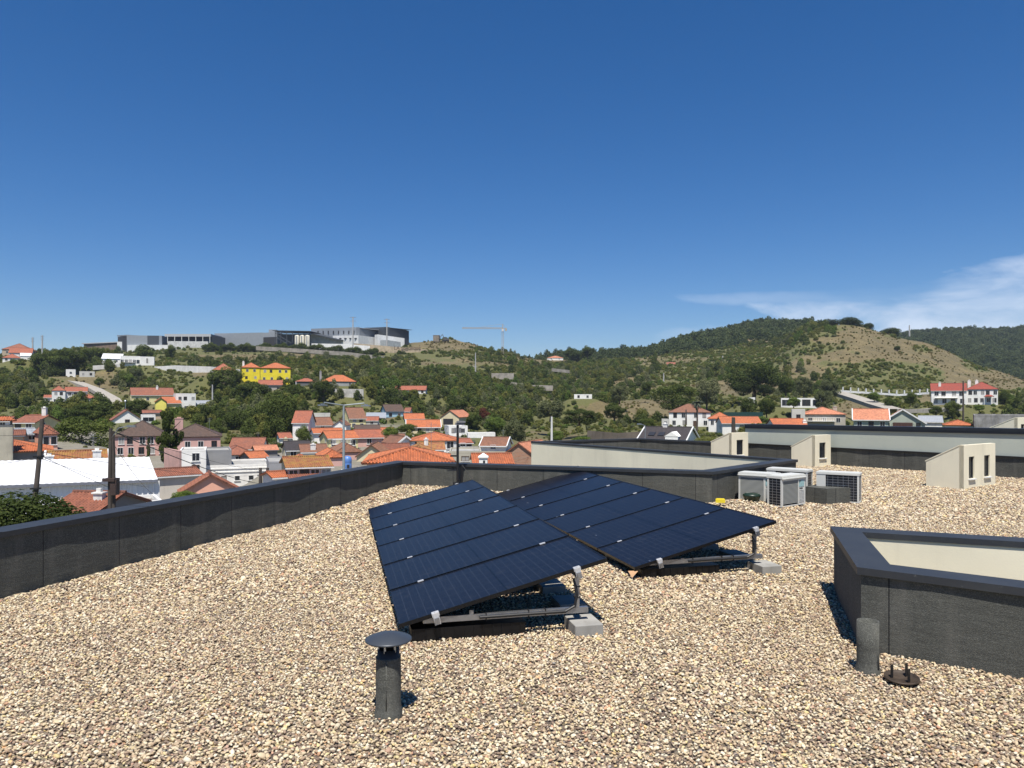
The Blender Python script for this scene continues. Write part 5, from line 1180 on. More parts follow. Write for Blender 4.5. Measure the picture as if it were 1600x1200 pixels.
scatter('hillside_scrub', np.stack([X, Y, Z-.1], 1), np.stack([0*X, 0*X, rng.random(n)*6.28], 1), np.stack([s*1.15, s*1.15, s*(.7+.4*rng.random(n))], 1), np.where((dv > .42) & (rng.random(n) < .74), 6+rng.integers(0, 2, n), rng.choice(6, n, p=[.26,.24,.14,.10,.08,.18])), src)
# wood
X, Y, Z = cand(17000, 125, 720); PX, PY = px_of(X, Y, Z); wv = ell(PX, PY, WOOD); dv = patch_value(PX, PY, Y, X)
ok = (rng.random(len(X)) < wv*np.clip(1.3-dv*1.3, 0, 1)) & footprint_free(X, Y, 2.0) & ~((PX>255)&(PX<760)&(Y<195)) & ~((PX>150)&(PX<700)&(Y>560)); ok = keep_road(PX, PY, ok)
X, Y, Z = X[ok], Y[ok], Z[ok]; n = len(X); s = 3.2+3.2*rng.random(n); s *= np.interp(Y, [125, 250, 700], [.75, 1, 1.15])
src = [leaves(crown_lobes(k_, 60+i), 1500, .042, mt, 'tree_model', .3, 60+i) for i, (k_, mt) in enumerate((('round',L_dark),('dome',L_dark),('round',L_olive),('dome',L_scrub),('round',L_lime),('round',L_scrub)))]
scatter('valley_woodland', np.stack([X, Y, Z-.25*s], 1), np.stack([0*X, 0*X, rng.random(n)*6.28], 1), np.stack([s, s, s*(.9+.5*rng.random(n))], 1), rng.choice(6, n, p=[.24,.18,.2,.14,.10,.14]), src)
# far forest
X, Y, Z = cand(26000, 740, 1450, .80, -.15); PX, PY = px_of(X, Y, Z); dv = patch_value(PX, PY, Y, X)
ok = (rng.random(len(X)) < np.clip(1.1-dv*1.2, .1, 1)*np.clip(.45+(PX-950)/300 + 1.2*(fbm(X/45+3, Y/45+3, 41, 3)-.42), .12, 1)); X, Y, Z = X[ok], Y[ok], Z[ok]; n = len(X); s = 4.5+7*rng.random(n)**1.4
src = [leaves(crown_lobes(k_, 80+i), 320, .085, L_far, 'forest_tree_model', .3, 80+i) for i, k_ in enumerate(('round','dome','bush','cone'))]
scatter('far_forest', np.stack([X, Y, Z-.25*s], 1), np.stack([0*X, 0*X, rng.random(n)*6.28], 1), np.stack([s, s, s*(.8+.5*rng.random(n))], 1), rng.choice(4, n, p=[.4,.3,.25,.05]), src)

# ------------------------------------------------------------ wooden poles and cables
t = thing('wooden_pole', 'leaning dark wooden pole at the left in front of the white warehouse', 'utility pole', tuple(at(52, 800, 30))); b0 = at(52, 800, 30)
m_ = MB(); tp = at(66, 655, 30.5)-b0; m_.tube([Vector((-.6,0,-6)), Vector((0,0,-.2)), tp*.5+Vector((.03,0,0)), tp], [.112,.103,.09,.078], 12); m_.build('pole', M_pole, t)
m_ = MB(); q = tp*.6; m_.box((q.x-.16,q.y-.13,q.z-.05),(q.x+.16,q.y+.13,q.z+.02)); q = tp*.25; m_.box((q.x-.15,q.y-.14,q.z-.03),(q.x+.15,q.y+.14,q.z+.03)); m_.build('band', M_black, t)
t = thing('wooden_pole', 'dark double wooden pole standing before the warehouse', 'utility pole', tuple(at(175, 800, 38))); b1 = at(175, 800, 38)
m_ = MB(); tq = at(174.5, 669, 38)-b1; m_.tube([(-.12,0,-6),(-.1,0,2),(-.05+tq.x,0,tq.z)], [.11,.10,.08], 12); m_.tube([(.09,.05,-6),(.06,.05,3.0),(.04+tq.x,.05,tq.z-.15)], [.10,.085,.07], 12); m_.build('pole', M_pole, t)
m_ = MB(); m_.box((-.35,-.3,1.6),(.28,.25,1.75)); m_.box((.02,-.25,.9),(.35,.1,1.7)); m_.build('junction_box', flat_mat('dark_wood_box', (.05,.03,.025)), t)
m_ = MB(); m_.tube([tq+Vector((0,0,-.5)), tq+Vector((.35,0,.0)), tq+Vector((.9,0,.12))], .025, 6); m_.box((tq.x+.8,-.08,tq.z+.05),(tq.x+1.25,.08,tq.z+.15)); m_.build('lamp_arm', M_alu, t)
M_cable = flat_mat('black_cable', (.02,.02,.02), .6)
def cable(a, b_, sag, r, label):
    a = at(*a); b_ = at(*b_); P = [a.lerp(b_, k_/16) - Vector((0,0,sag*4*(k_/16)*(1-k_/16))) - a for k_ in range(17)]
    m_ = MB(); m_.tube(P, r*.72, 5); o = m_.build('overhead_cable', M_cable, loc=a); tag(o, label, 'cable', 'overhead cables')
A_ = (65,664,30.5); Bp = (176,674,38)
for (a, b_, sg, r, lb) in [
 ((-60,678,30), (65,676,30.5), .1, .012, 'cable running left from the leaning pole'),
 (A_, Bp, .5, .014, 'cable between the leaning pole and the double pole'),
 (Bp, (407,756,108), .4, .045, 'thick cable from the double pole top down to the transformer pole'),
 (Bp, (418,736,108), .4, .022, 'thin upper cable from the double pole to the pole right of the transformer'),
 ((64,706,30.6), (407,742,108), .5, .018, 'thin cable from the leaning pole above the warehouse roof'),
 ((64,712,30.6), (300,800,80), .5, .016, 'low cable from the leaning pole crossing the warehouse roof'),
 ((63,716,30.6), (250,762,70), .3, .015, 'lowest cable from the leaning pole to the warehouse gutter'),
 ((-60,720,28), (63,712,30.6), .2, .012, 'low cable running left from the leaning pole'),
 ((178,695,38), (243,775,60), .3, .018, 'drop cable slanting over the warehouse roof'),
 ((418,738,108), (537,706,90), .6, .02, 'cable from the transformer to the street lamp'),
 ((786,711,128), (800,722,126), .0, .03, 'short cable hanging on the brick shed'),
 ((800,722,126), (838,708,128), .2, .03, 'slack cable along the brick shed wall')]: cable(a, b_, sg, r, lb)

# ------------------------------------------------------------ the roof we stand on
CZ = 0.68
def offs(pts, d, closed):
    """offset a polyline to its left by d, mitred"""
    n = len(pts); out = []
    for i in range(n):
        p = Vector(pts[i][:2]); a = Vector(pts[i-1][:2]) if (i > 0 or closed) else None; b_ = Vector(pts[(i+1) % n][:2]) if (i < n-1 or closed) else None
        ns = []
        if a is not None: e = (p-a).normalized(); ns.append(Vector((-e.y, e.x)))
        if b_ is not None: e = (b_-p).normalized(); ns.append(Vector((-e.y, e.x)))
        if len(ns) == 1: out.append(p+ns[0]*d); continue
        m_ = (ns[0]+ns[1]).normalized(); out.append(p + m_*d/max(.35, m_.dot(ns[0])))
    return out
def wall_strip(P, Q, z0, z1, m_, seed=0):   # vertical face from P to Q with metric uv, split for a gentle wave
    L = (Q-P).length; n = max(1, int(L/.25)); vs = []; fs = []; us = []
    nn = Vector(((Q-P).y, -(Q-P).x)).normalized()
    for i in range(n+1):
        p = P.lerp(Q, i/n); wv = float(vnoise(np.array([i*.42+P.x*3]), np.array([P.y]), 5)[0]+.4*vnoise(np.array([i*1.3+P.x*3]), np.array([P.y]), 6)[0]-.7)*.022 if 0 < i < n else 0
        a_ = p + nn*wv; vs += [(a_.x,a_.y,z0),(a_.x,a_.y,z1)]
    for i in range(n): fs.append((2*i,2*i+2,2*i+3,2*i+1)); us.append([(L*i/n,z0),(L*(i+1)/n,z0),(L*(i+1)/n,z1),(L*i/n,z1)])
    m_.add(vs, fs, 0, us)
def parapet(pts, segs, width, closed, labels, down, outer, cz=CZ, zbase=-.15, outer_down=-12, thick=.035):
    C0 = offs(pts, 0, closed); C1 = offs(pts, .034, closed); C2 = offs(pts, width*.5, closed); C3 = offs(pts, width-.014, closed); C4 = offs(pts, width, closed); n = len(pts); r = []
    for (i, lb) in zip(segs, labels):
        j = (i+1) % n; t = thing('parapet_wall', lb, 'parapet', (C0[i].x, C0[i].y, 0)); o = Vector((C0[i].x, C0[i].y))
        g = lambda C, k_: C[k_]-o
        m_ = MB(); wall_strip(g(C1,i), g(C1,j), zbase, cz-.03, m_); wall_strip(g(C2,j), g(C2,i), zbase, cz-.03, m_)
        fo = m_.build('felt_face', M_felt, t)
        m_ = MB(); m_.prism([g(C2,i)*1.0, g(C2,j), g(C3,j), g(C3,i)], outer_down, cz-.032); m_.build('render_face', outer, t)
        m_ = MB(); a = [g(C0,i), g(C0,j), g(C4,j), g(C4,i)]; m_.prism(a, cz-thick, cz)
        for (P, Q, s) in ((g(C0,i), g(C0,j), 1), (g(C4,i), g(C4,j), -1)):      # folded drip edges
            e = (Q-P).normalized(); nn = Vector((-e.y,e.x))*s*.012
            m_.prism([P, Q, Q+nn, P+nn] if s > 0 else [P+nn, Q+nn, Q, P], cz-.06, cz-thick)
        L = (a[1]-a[0]).length; k_ = 2.0
        while k_ < L-.5:      # standing joints between sheets
            e = (a[1]-a[0]).normalized(); P = a[0]+e*k_; w2 = Vector((-e.y,e.x))
            m_.prism([P, P+e*.03, P+e*.03+w2*width, P+w2*width], cz, cz+.004); k_ += 2.0
        m_.build('metal_cap', M_cap, t); r.append(t)
    return r
MAIN = [(-7.2,2.0),(-2.48,16.76),(3.95,14.45),(6.8,17.5),(.95,25.6),(4.8,27.6),(6.87,25.4),(8.3,26.1)]
parapet(MAIN, [0,1,2], .34, False, ['long dark felt clad parapet running along the left side of the roof','dark felt parapet across the back of the roof behind the solar panels','short dark parapet turning right beside the air conditioners'], 0, M_cream)
parapet(MAIN, [3], .2, False, ['long cream rendered parapet with thin black cap beyond the back parapet'], 0, M_cream)
parapet(MAIN, [4,5,6], .2, False, ['dark felt parapet at the far left of the rear roof','dark felt parapet at the far right of the rear roof','dark stub of parapet behind the leftmost wedge dormer'], 0, M_cream)
PIT = [(3.51,8.12),(2.862,6.107),(6.83,3.07),(9.03,5.84)]
parapet(PIT, [0,1,2,3], .28, True, ['left dark felt upstand of the open light well','front dark felt upstand of the open light well','right upstand of the open light well outside the picture','rear dark felt upstand of the open light well'], 0, M_cream, outer_down=-4)
pin = offs(PIT, .2, True); m_ = MB(); m_.prism([tuple(p) for p in pin], -4.2, -4); tag(m_.build('light_well_floor', wall_mat((.3,.3,.28), .3)), kind='structure')
# building masses under the roof
mb = MB(); mb.prism([(-7.1,2.0),(-2.5,16.6),(3.9,14.3),(6.7,17.3),(20,17.3),(20,9.5),(3.3,9.3),(2.7,6.0),(2.7,2.0)], -12, -.2); mb.prism([(1.1,25.6),(6.8,17.6),(20,17.6),(20,27),(4.8,27.5)], -12, -.2); mb.prism([(-7.1,-8),(-7.1,2),(9,2),(9,-8)], -12, -.2)
o = mb.build('roof_slab', M_creamD); tag(o, kind='structure')

# green grey rear wall
PA = Vector((8.35,26.35)); PB = Vector((15.0,18.15)); 
t = thing('rear_wall', 'long grey green rendered wall with black metal cap and dark felt foot', 'wall', (PA.x, PA.y, 0)); d = (PB-PA); e = d.normalized(); nb = Vector((-e.y, e.x))
if nb.y < 0: nb = -nb
q0 = Vector((0,0)); q1 = d
m_ = MB(); wall_strip(q0-nb*.03, q1-nb*.03, -.15, .55, m_); m_.build('felt_foot', M_felt, t)
m_ = MB(); z0t, z1t = 1.225, 1.315
for (P, Q) in ((q0, q1),):
    vs = [(P.x,P.y,-12),(Q.x,Q.y,-12),(Q.x+nb.x*.3,Q.y+nb.y*.3,-12),(P.x+nb.x*.3,P.y+nb.y*.3,-12)]; vs += [(x,y,(z0t if k_ in (0,3) else z1t)-.05) for k_, (x,y,_) in enumerate(vs)]
    m_.add(vs, [(0,3,2,1),(4,5,6,7),(0,1,5,4),(1,2,6,5),(2,3,7,6),(3,0,4,7)])
m_.build('render_face', M_green, t)
m_ = MB(); m_.bar((q0.x-nb.x*.05,q0.y-nb.y*.05,.565),(q1.x-nb.x*.05,q1.y-nb.y*.05,.565), .045, .035); m_.build('flashing', M_black, t)
m_ = MB(); c_ = nb*.15; m_.bar((c_.x,c_.y,z0t-.01),(q1.x+c_.x,q1.y+c_.y,z1t-.01), .40, .09); m_.bar((c_.x-nb.x*.18,c_.y-nb.y*.18,z0t-.085),(q1.x+c_.x-nb.x*.18,q1.y+c_.y-nb.y*.18,z1t-.085), .02, .07); m_.build('metal_cap', flat_mat('black_lacquered_metal', (.02,.024,.032), .4, .2), t)
# farther roof edges beyond it
t = thing('far_parapet', 'second black roof edge line behind the grey green wall', 'parapet', (14.5, 25.0, 0)); m_ = MB(); m_.bar((0,0,.85),(5.2,-4.6,1.02), .4, .07); m_.build('metal_cap', flat_mat('black_lacquered_metal', (.02,.024,.032), .4, .2), t); m_ = MB(); m_.bar((0,.05,-5),(0,.05,.8), .3); m_.bar((0,.1,-.2),(5.2,-4.5,-.1), .3, 1.95); m_.build('felt_face', M_felt, t)
t = thing('far_roof_slab', 'flat dark felt roof corner at the right edge behind the far dormer', 'roof', (17.5,25.0,0)); m_ = MB(); m_.box((1.6,.6,-6),(5,3,1.12)); m_.build('felt_face', M_felt, t); m_ = MB(); m_.box((1.5,.5,1.12),(5.1,3.1,1.2)); m_.build('metal_cap', M_cap, t)

# wedge dormers
def dormer(label, X, Y, w, L, hf, hb, wins, z0=-.15):
    t = thing('wedge_dormer', label, 'dormer', (X, Y, 0), math.atan2(.57, .82), 'cream wedge shaped roof dormers'); m_ = MB(); s = .006
    # front wall with real window holes: local x along the front, y back
    th = .10
    xs = [0]; 
    for (a, b_, c_, d_) in wins: xs += [a, b_]
    xs.append(w)
    top = hf
    for k_ in range(len(xs)-1):
        a, b_ = xs[k_], xs[k_+1]
        if k_ % 2 == 0: m_.box((a,0,z0),(b_,th,top))
        else:
            _, _, c_, d_ = wins[k_//2]; m_.box((a,0,z0),(b_,th,c_)); m_.box((a,0,d_),(b_,th,top))
    m_.add([(0,0,z0),(0,L,z0),(0,L,hb),(0,th,hf),(0,0,hf)], [(0,4,3,2,1)]); m_.add([(w,0,z0),(w,L,z0),(w,L,hb),(w,th,hf),(w,0,hf)], [(0,1,2,3,4)])
    m_.add([(0,L,z0),(w,L,z0),(w,L,hb),(0,L,hb)], [(0,3,2,1)][:1]); m_.build('render_wall', M_cream, t)
    m_ = MB(); m_.add([(-.01,th,hf+.004),(w+.01,th,hf+.004),(w+.01,L+.02,hb+.004),(-.01,L+.02,hb+.004),(-.01,th,hf-.02),(w+.01,th,hf-.02),(w+.01,L+.02,hb-.02),(-.01,L+.02,hb-.02)], [(0,1,2,3),(4,7,6,5),(0,4,5,1),(1,5,6,2),(2,6,7,3),(3,7,4,0)]); m_.build('roof', M_cream, t)
    for (a, b_, c_, d_) in wins:
        fr_ = MB(); f = .025
        fr_.box((a,th-.07,c_),(a+f,th-.02,d_)); fr_.box((b_-f,th-.07,c_),(b_,th-.02,d_)); fr_.box((a+f,th-.07,c_),(b_-f,th-.02,c_+f)); fr_.box((a+f,th-.07,d_-f),(b_-f,th-.02,d_)); wf = fr_.build('window', M_dframe, t)
        g = MB(); g.box((a+f,th-.05,c_+f),(b_-f,th-.04,d_-f)); g.build('pane', M_glass, wf)
        g = MB(); g.box((a-.03,-.045,c_-.03),(b_+.03,th-.071,c_-.002)); g.build('sill', M_white, wf)
        g = MB(); g.box((a-.02,-.012,c_-.11),(b_+.02,-.004,c_-.032)); 
    return t
dormer('cream wedge dormer with one slim window behind the cream parapet, farthest left', 7.28, 24.4, .86, .86, 1.02, .70, [(.26,.60,.28,.78)])
dormer('cream wedge dormer with a single slim window beside the air conditioners', 9.51, 23.1, .86, .84, 1.0, .62, [(.24,.58,.27,.76)])
dormer('large cream wedge dormer with two slim dark windows', 10.6, 17.27, 1.66, .857, 1.03, .615, [(.26,.54,.23,.75),(1.06,1.36,.23,.75)])
t = dormer('small distant cream dormer showing just above the grey green wall', 16.9, 24.6, .86, .86, 1.52, 1.15, [(.26,.56,.7,1.3)])

# ------------------------------------------------------------ air conditioners
M_mesh, nt, b = new_mat('front_louvre'); v = coords(nt)
w_ = N(nt, 'ShaderNodeTexWave', wave_type='BANDS', bands_direction='Z'); w_.inputs['Scale'].default_value = 14; nt.links.new(v, w_.inputs['Vector'])
nt.links.new(ramp(nt, w_.outputs['Fac'], [(.2,(.10,.11,.11)),(.8,(.30,.31,.29))]), b.inputs['Base Color']); b.inputs['Roughness'].default_value = .6; bump(nt, b, w_.outputs['Fac'], .6, .01)
M_coil = flat_mat('dark_coil_fins', (.03,.033,.04), .5, .3)
M_stick = flat_mat('pale_blue_sticker', (.30,.47,.48), .4)
def ac_unit(label, X, Y, rz, w=.78, d=.30, h=.60, z0=.0):
    t = thing('air_conditioner', label, 'air conditioner', (X, Y, z0), rz, 'outdoor air conditioning units on the roof')
    m_ = MB(); e = .035; z1 = h-.055
    # corner posts, base pan, top cover, right service section
    for x in (0, w-e):
        m_.box((x,0,.02),(x+e,e,z1))
        m_.box((x,d-e,.02),(x+e,d,z1))
    m_.box((0,0,.0),(w,d,.02)); m_.box((w*.70,.002,.02),(w-e,.03,z1)); m_.box((e,.0,z1-.05),(w-e,.02,z1)); m_.box((w*.78,d-.03,.02),(w-e,d,z1)); m_.build('casing', M_white_metal, t)
    m_ = MB(); m_.box((-.008,-.008,z1),(w+.008,d+.008,h-.012)); m_.box((.012,.012,h-.012),(w-.012,d-.012,h)); m_.box((-.01,-.03,z1-.012),(w+.01,-.0081,z1+.004)); m_.build('top_cover', M_white_metal, t)
    m_ = MB(); m_.box((e,.004,.05),(w*.70-.02,.018,z1-.051)); g = m_.build('front_grille', M_mesh, t)
    m_ = MB(); m_.box((w*.70-.02,-.006,.03),(w*.70,.0019,z1-.02)); m_.build('trim', M_white_metal, t)
    m_ = MB(); m_.box((.015,e,.03),(.03,d-e,z1-.001)); m_.box((e,d-.05,.03),(w*.78,d-.03,z1-.001)); m_.box((w-.03,e,.03),(w-.016,d-e,z1-.001)); m_.build('coil', M_coil, t)
    m_ = MB(); r = .0035
    for k_ in range(9):
        z = .07+k_*(z1-.12)/8; m_.box((.004,e,z-r),(.011,d-e,z+r)); m_.box((e,d-.011,z-r),(w*.78,d-.004,z+r)); m_.box((w-.011,e,z-r),(w-.004,d-e,z+r))
    for k_ in range(6):
        x = .1+k_*(w*.78-.14)/5; m_.box((x-r,d-.0039,.03),(x+r,d,z1-.02))
    for k_ in range(2):
        y = d*(.37+.27*k_); m_.box((-.0001+.0,y-r,.03),(.0039,y+r,z1-.02)); m_.box((w-.0039,y-r,.03),(w,y+r,z1-.02))
    m_.build('wire_guard', M_alu, t)
    m_ = MB()
    for k_ in range(9): m_.box((w*.73,-.006,.06+k_*.028),(w-.05,.0019,.068+k_*.028))
    m_.build('side_louvre', M_white_metal, t)
    m_ = MB(); xs, zs = w*.725, z1-.06; m_.box((xs,-.0035,zs-.13),(w-.05,.0019,zs)); st = m_.build('sticker', M_stick, t)
    m_ = MB(); m_.add([(xs+.01,-.0045,zs-.005),(xs+.06,-.0045,zs-.005),(xs+.01,-.0045,zs-.06)], [(0,2,1)]); m_.build('emblem', M_black, st)
    text_obj('lettering', 'DAIKIN', .036, M_black, t, (w*.725+.072, -.0005, z1-.225), (R(90),0,0), .002)
    text_obj('lettering', 'INVERTER', .02, M_black, t, (w*.725+.072, -.0005, z1-.26), (R(90),0,0), .002)
    m_ = MB(); m_.box((.08,-.02,-.12),(.12,d+.02,0)); m_.box((w-.16,-.02,-.12),(w-.12,d+.02,0)); m_.build('foot', M_black, t)
    return t
def place(px, py, z=0.0):
    Y = F*(EYE-z)/(py-HZ); return ((px-800)/F*Y, Y)
def from_top(px, py, z): return place(px, py, z)
hA = .60; z0 = .03
x, y = from_top(1154, 737, hA+z0); ac_unit('white air conditioner with mottled grille standing against the short parapet', x, y, R(-38), .76, .32, hA, z0)
x, y = from_top(1222, 744, hA+z0); ac_unit('white air conditioner nearest the camera with a dark coil on its left side', x, y, R(38), .82, .32, hA, z0)
x, y = from_top(1257, 734, hA+z0); ac_unit('white air conditioner hidden behind the two front units, its dark back to the camera', x+.25, y+.2, R(180-40), .86, .32, hA, z0)
x, y = from_top(1337, 739, hA+z0); ac_unit('white air conditioner standing alone behind the low felt duct', x+.22, y+.22, R(180-33), .80, .32, hA, z0)
for o_, lb in ((None, None),):
    pass
x0_, y0_ = place(1258, 784, .02); x1_, y1_ = place(1292, 788, .02); x2_, y2_ = place(1331, 786, .02)
mb = MB(); P = [Vector((x0_,y0_)), Vector((x1_,y1_)), Vector((x2_,y2_)), Vector((x0_+x2_-x1_+.1,y0_+y2_-y1_+.5))]
t = thing('felt_duct', 'low dark felt covered duct between the air conditioners', 'duct', (P[0].x, P[0].y, 0))
for a, b_ in ((0,1),(1,2),(2,3),(3,0)): wall_strip(P[a]-P[0], P[b_]-P[0], -.1, .33, mb)
mb.add([((p-P[0]).x, (p-P[0]).y, .33) for p in P], [(0,1,2,3)]); mb.build('felt_cover', M_felt, t)
y = 14.45; x = (1174.5-800)/F*y; t = thing('green_tray', 'dark green oval tray lying on the gravel under the mottled grille', 'tray', (x, y, .13)); m_ = MB(); r = .165
m_.lathe([(r*.85,0),(r,.07),(r*1.03,.075),(r*1.03,.1),(r*.8,.125),(0,.13)], 28); o = m_.build('tray_body', flat_mat('dark_green_plastic', (.012,.03,.018), .4), t, True)
y = 14.05; x = (1125.5-800)/F*y; t = MB(); t.obox((0,0,.03), (.085,-.02,0), (.01,.045,0), (0,0,.032)); t.obox((0,0,.068), (.07,-.015,0), (.008,.035,0), (0,0,.008)); o = t.build('yellow_block', flat_mat('yellow_plastic', (.75,.6,.03), .5), loc=(x, y, .13)); tag(o, 'small yellow block lying at the foot of the back parapet corner', 'block')

# ------------------------------------------------------------ solar arrays
M_pv, nt, b = new_mat('solar_glass'); uv = coords(nt, 'UV'); su = N(nt, 'ShaderNodeSeparateXYZ'); nt.links.new(uv, su.inputs[0])
def gridline(src, per, wd): 
    f_ = mth(nt, 'FRACT', mth(nt, 'DIVIDE', src, per)); return mth(nt, 'LESS_THAN', mth(nt, 'MINIMUM', f_, mth(nt, 'SUBTRACT', 1.0, f_)), wd/per)
gl_ = mth(nt, 'MAXIMUM', gridline(su.outputs[0], .0802, .003), gridline(su.outputs[1], .182, .0028))
fine = gridline(su.outputs[1], .0182, .0012)
cen = mth(nt, 'LESS_THAN', mth(nt, 'ABSOLUTE', mth(nt, 'SUBTRACT', su.outputs[0], .9627)), .007)
v = coords(nt); nn = noise(nt, v, 1.1, 3, .5)
base = mixrgb(nt, nn, (.0058,.0066,.012), (.0082,.0092,.0155))
c = mixrgb(nt, mth(nt, 'MULTIPLY', fine, .25), base, (.03,.035,.05)); c = mixrgb(nt, mth(nt, 'MULTIPLY', gl_, .38), c, (.045,.052,.068)); c = mixrgb(nt, cen, c, (.003,.003,.004))
dust = ramp(nt, noise(nt, v, 9, 6, .75), [(.55, 0.0), (.8, .10)]); c = mixrgb(nt, dust, c, (.2,.19,.17))
nt.links.new(c, b.inputs['Base Color']); b.inputs['Roughness'].default_value = .32; b.inputs['Specular IOR Level'].default_value = .145
M_pvf = flat_mat('black_anodised_frame', (.008,.008,.009), .4, .3)
def vloc(v_): return Vector(v_)
def solar_array(A, B, C, D, label, blocks):
    A, B, C, D = (Vector(p)+Vector((0,0,EYE)) for p in (A, B, C, D)); ex = (B-A).normalized(); ey = (D-A).normalized(); ez = ex.cross(ey).normalized(); L = (B-A).length; W = (D-A).length
    t = thing('solar_array', label, 'solar array', (A.x, A.y, 0), 0); O = Vector((A.x, A.y, 0)); P = lambda u, v_, n_=0.0: A + ex*u + ey*v_ + ez*n_ - O
    pw = 1.122; gap = (W-6*pw)/5
    for k_ in range(6):
        v0 = k_*(pw+gap); m_ = MB(); T = .035
        # slightly different seating of each panel
        dz = random.uniform(-.002,.002)
        for (u0,u1,a,b_) in ((0,L,v0,v0+.011),(0,L,v0+pw-.011,v0+pw),(0,.011,v0+.011,v0+pw-.011),(L-.011,L,v0+.011,v0+pw-.011)):
            m_.obox((P((u0+u1)/2,(a+b_)/2,-T/2+dz)), ex*(u1-u0)/2, ey*(b_-a)/2, ez*T/2)
        pn = m_.build('solar_panel', M_pvf, t); m_ = MB()
        q = [P(.011,v0+.011,-.004+dz),P(L-.011,v0+.011,-.004+dz),P(L-.011,v0+pw-.011,-.004+dz),P(.011,v0+pw-.011,-.004+dz)]; q2 = [p-ez*.02 for p in q]
        m_.add(q+q2, [(0,1,2,3),(7,6,5,4),(0,4,5,1),(1,5,6,2),(2,6,7,3),(3,7,4,0)], 0, [[(0,0),(L-.022,0),(L-.022,pw-.022),(0,pw-.022)]]+[[(0,0)]*4]*5); m_.build('cell_glass', M_pv, pn)
    for fu in (.165, .845):
        for k_ in range(1, 6):
            m_ = MB(); m_.obox(P(L*fu, k_*(pw+gap)-gap/2, .002), ex*.030, ey*.017, ez*.004); m_.build('mid_clamp', M_clamp, t)
        for (vv, s) in ((-.012, -1), (W+.012, 1)):
            m_ = MB(); m_.obox(P(L*fu, vv, -.012), ex*.032, ey*.014, ez*.016); m_.obox(P(L*fu, vv+s*.012, -.05), ex*.026, ey*.006, ez*.05); m_.obox(P(L*fu, vv-s*.015, .003), ex*.03, ey*.012, ez*.004)
            m_.tube([P(L*fu,vv,-.0), P(L*fu,vv,.012)], .008, 6); m_.build('end_clamp', M_clamp, t)
        m_ = MB(); m_.obox(P(L*fu, W/2, -.062), ex*.02, ey*(W/2+.05), ez*.024); m_.build('rail', M_alu, t)
    exh = Vector((ex.x, ex.y, 0)).normalized(); eyh = Vector((ey.x, ey.y, 0)).normalized()
    for k_ in range(5):
        vv = .05 + k_*(W-.1)/4; lo = P(L*.165, vv, -.09); hi = P(L*.845, vv, -.09); zb = .175
        m_ = MB(); m_.bar(Vector((lo.x,lo.y,zb))-exh*.12, Vector((hi.x,hi.y,zb))+exh*.10, .042, .05); m_.build('base_rail', M_alu, t)
        m_ = MB(); m_.bar(Vector((hi.x,hi.y,zb+.026)), hi, .042, .042); q_ = lo.lerp(hi, .24); m_.bar(Vector((q_.x,q_.y,zb+.026)), q_, .035, .035); m_.build('support_leg', M_alu, t)
        if k_ == 0:
            m_ = MB(); q = Vector((hi.x,hi.y,zb)); m_.tube([hi+Vector((0,0,-.02))-exh*.03, hi+(q-hi)*.5-exh*.01-eyh*.03, hi+(q-hi)*.85-exh*.03-eyh*.03, q-exh*.12-eyh*.03, q-exh*.5-eyh*.03, q-exh*.9-eyh*.035], .013, 8); m_.build('cable', M_black, t)
            m_ = MB()
            for s in (.25,.38,.7): p = q-exh*s*1.2; m_.obox(p, exh*.004, eyh*.03, (0,0,.034))
            for s in (.3,.62): p = hi.lerp(q, s); m_.obox(p, exh*.028, eyh*.028, (0,0,.004))
            m_.build('cable_tie', M_black, t)
    a_ = P(L*.06, .16, 0); b2 = P(L*.60, .16, 0); m_ = MB(); m_.bar(Vector((a_.x,a_.y,.045)), Vector((b2.x,b2.y,.045)), .22, .11)
    for k_ in range(12): q = Vector((a_.x,a_.y,.05)).lerp(Vector((b2.x,b2.y,.05)), (k_+.5)/12) - eyh*.112; m_.obox(q, exh*.006, eyh*.004, (0,0,.045))
    m_.build('ballast_tray', M_pvf, t)
    # concrete blocks under the high and low side
    n = 11
    for side, fu in (('high', .845), ('low', .14)):
        for k_ in range(n):
            vv = (-.02 if side == 'high' else .5) + k_*(W-(0 if side == 'high' else .4))/(n-1); c_ = P(L*fu, vv, 0)+O; g = random.uniform(-.05,.05)
            cc = Vector((c_.x, c_.y, 0)) + exh*((.12 if side == 'high' else 0)+g) + eyh*(.06 if side == 'high' else 0); hz_ = .056 if side == 'high' else .055
            m_ = MB(); lx, ly = (.13, .17) if side == 'high' else (.09, .27)
            a_ = random.uniform(-.03,.03); e1 = exh*math.cos(a_)+eyh*math.sin(a_); e2 = eyh*math.cos(a_)-exh*math.sin(a_)
            m_.obox((0,0,0), e1*lx, e2*ly, (0,0,hz_)); bl = m_.build('concrete_block', M_conc, loc=(cc.x, cc.y, hz_-.03+random.uniform(0,.008)))
            md = bl.modifiers.new('bevel', 'BEVEL'); md.width = .006; md.segments = 2
            nearest = k_ == 0
            if side == 'high': lb = ('nearest sunlit concrete block under the high edge of the %s' if nearest else 'shaded concrete block in the row under the high edge of the %s') % blocks
            else: lb = 'concrete block in the row under the low edge of the %s' % blocks
            tag(bl, lb, 'concrete block', '%s edge blocks of the %s' % (side, blocks))
    return t
solar_array((-.959,6.228,-1.88),(.858,6.655,-1.409),(-.718,13.376,-1.409),(-2.536,12.95,-1.88),'left solar array of six wide black panels, nearer the camera','left solar array')
def arr2():
    A = Vector((1.407,8.469,-1.903)); B = Vector((3.214,8.955,-1.446)); D = Vector((-.383,15.137,-1.903)); ey = (D-A); W = 6.904
    D = A + ey.normalized()*W; C = B + ey.normalized()*W
    solar_array(A, B, C, D, 'right solar array of six wide black panels, farther back', 'right solar array')
arr2()
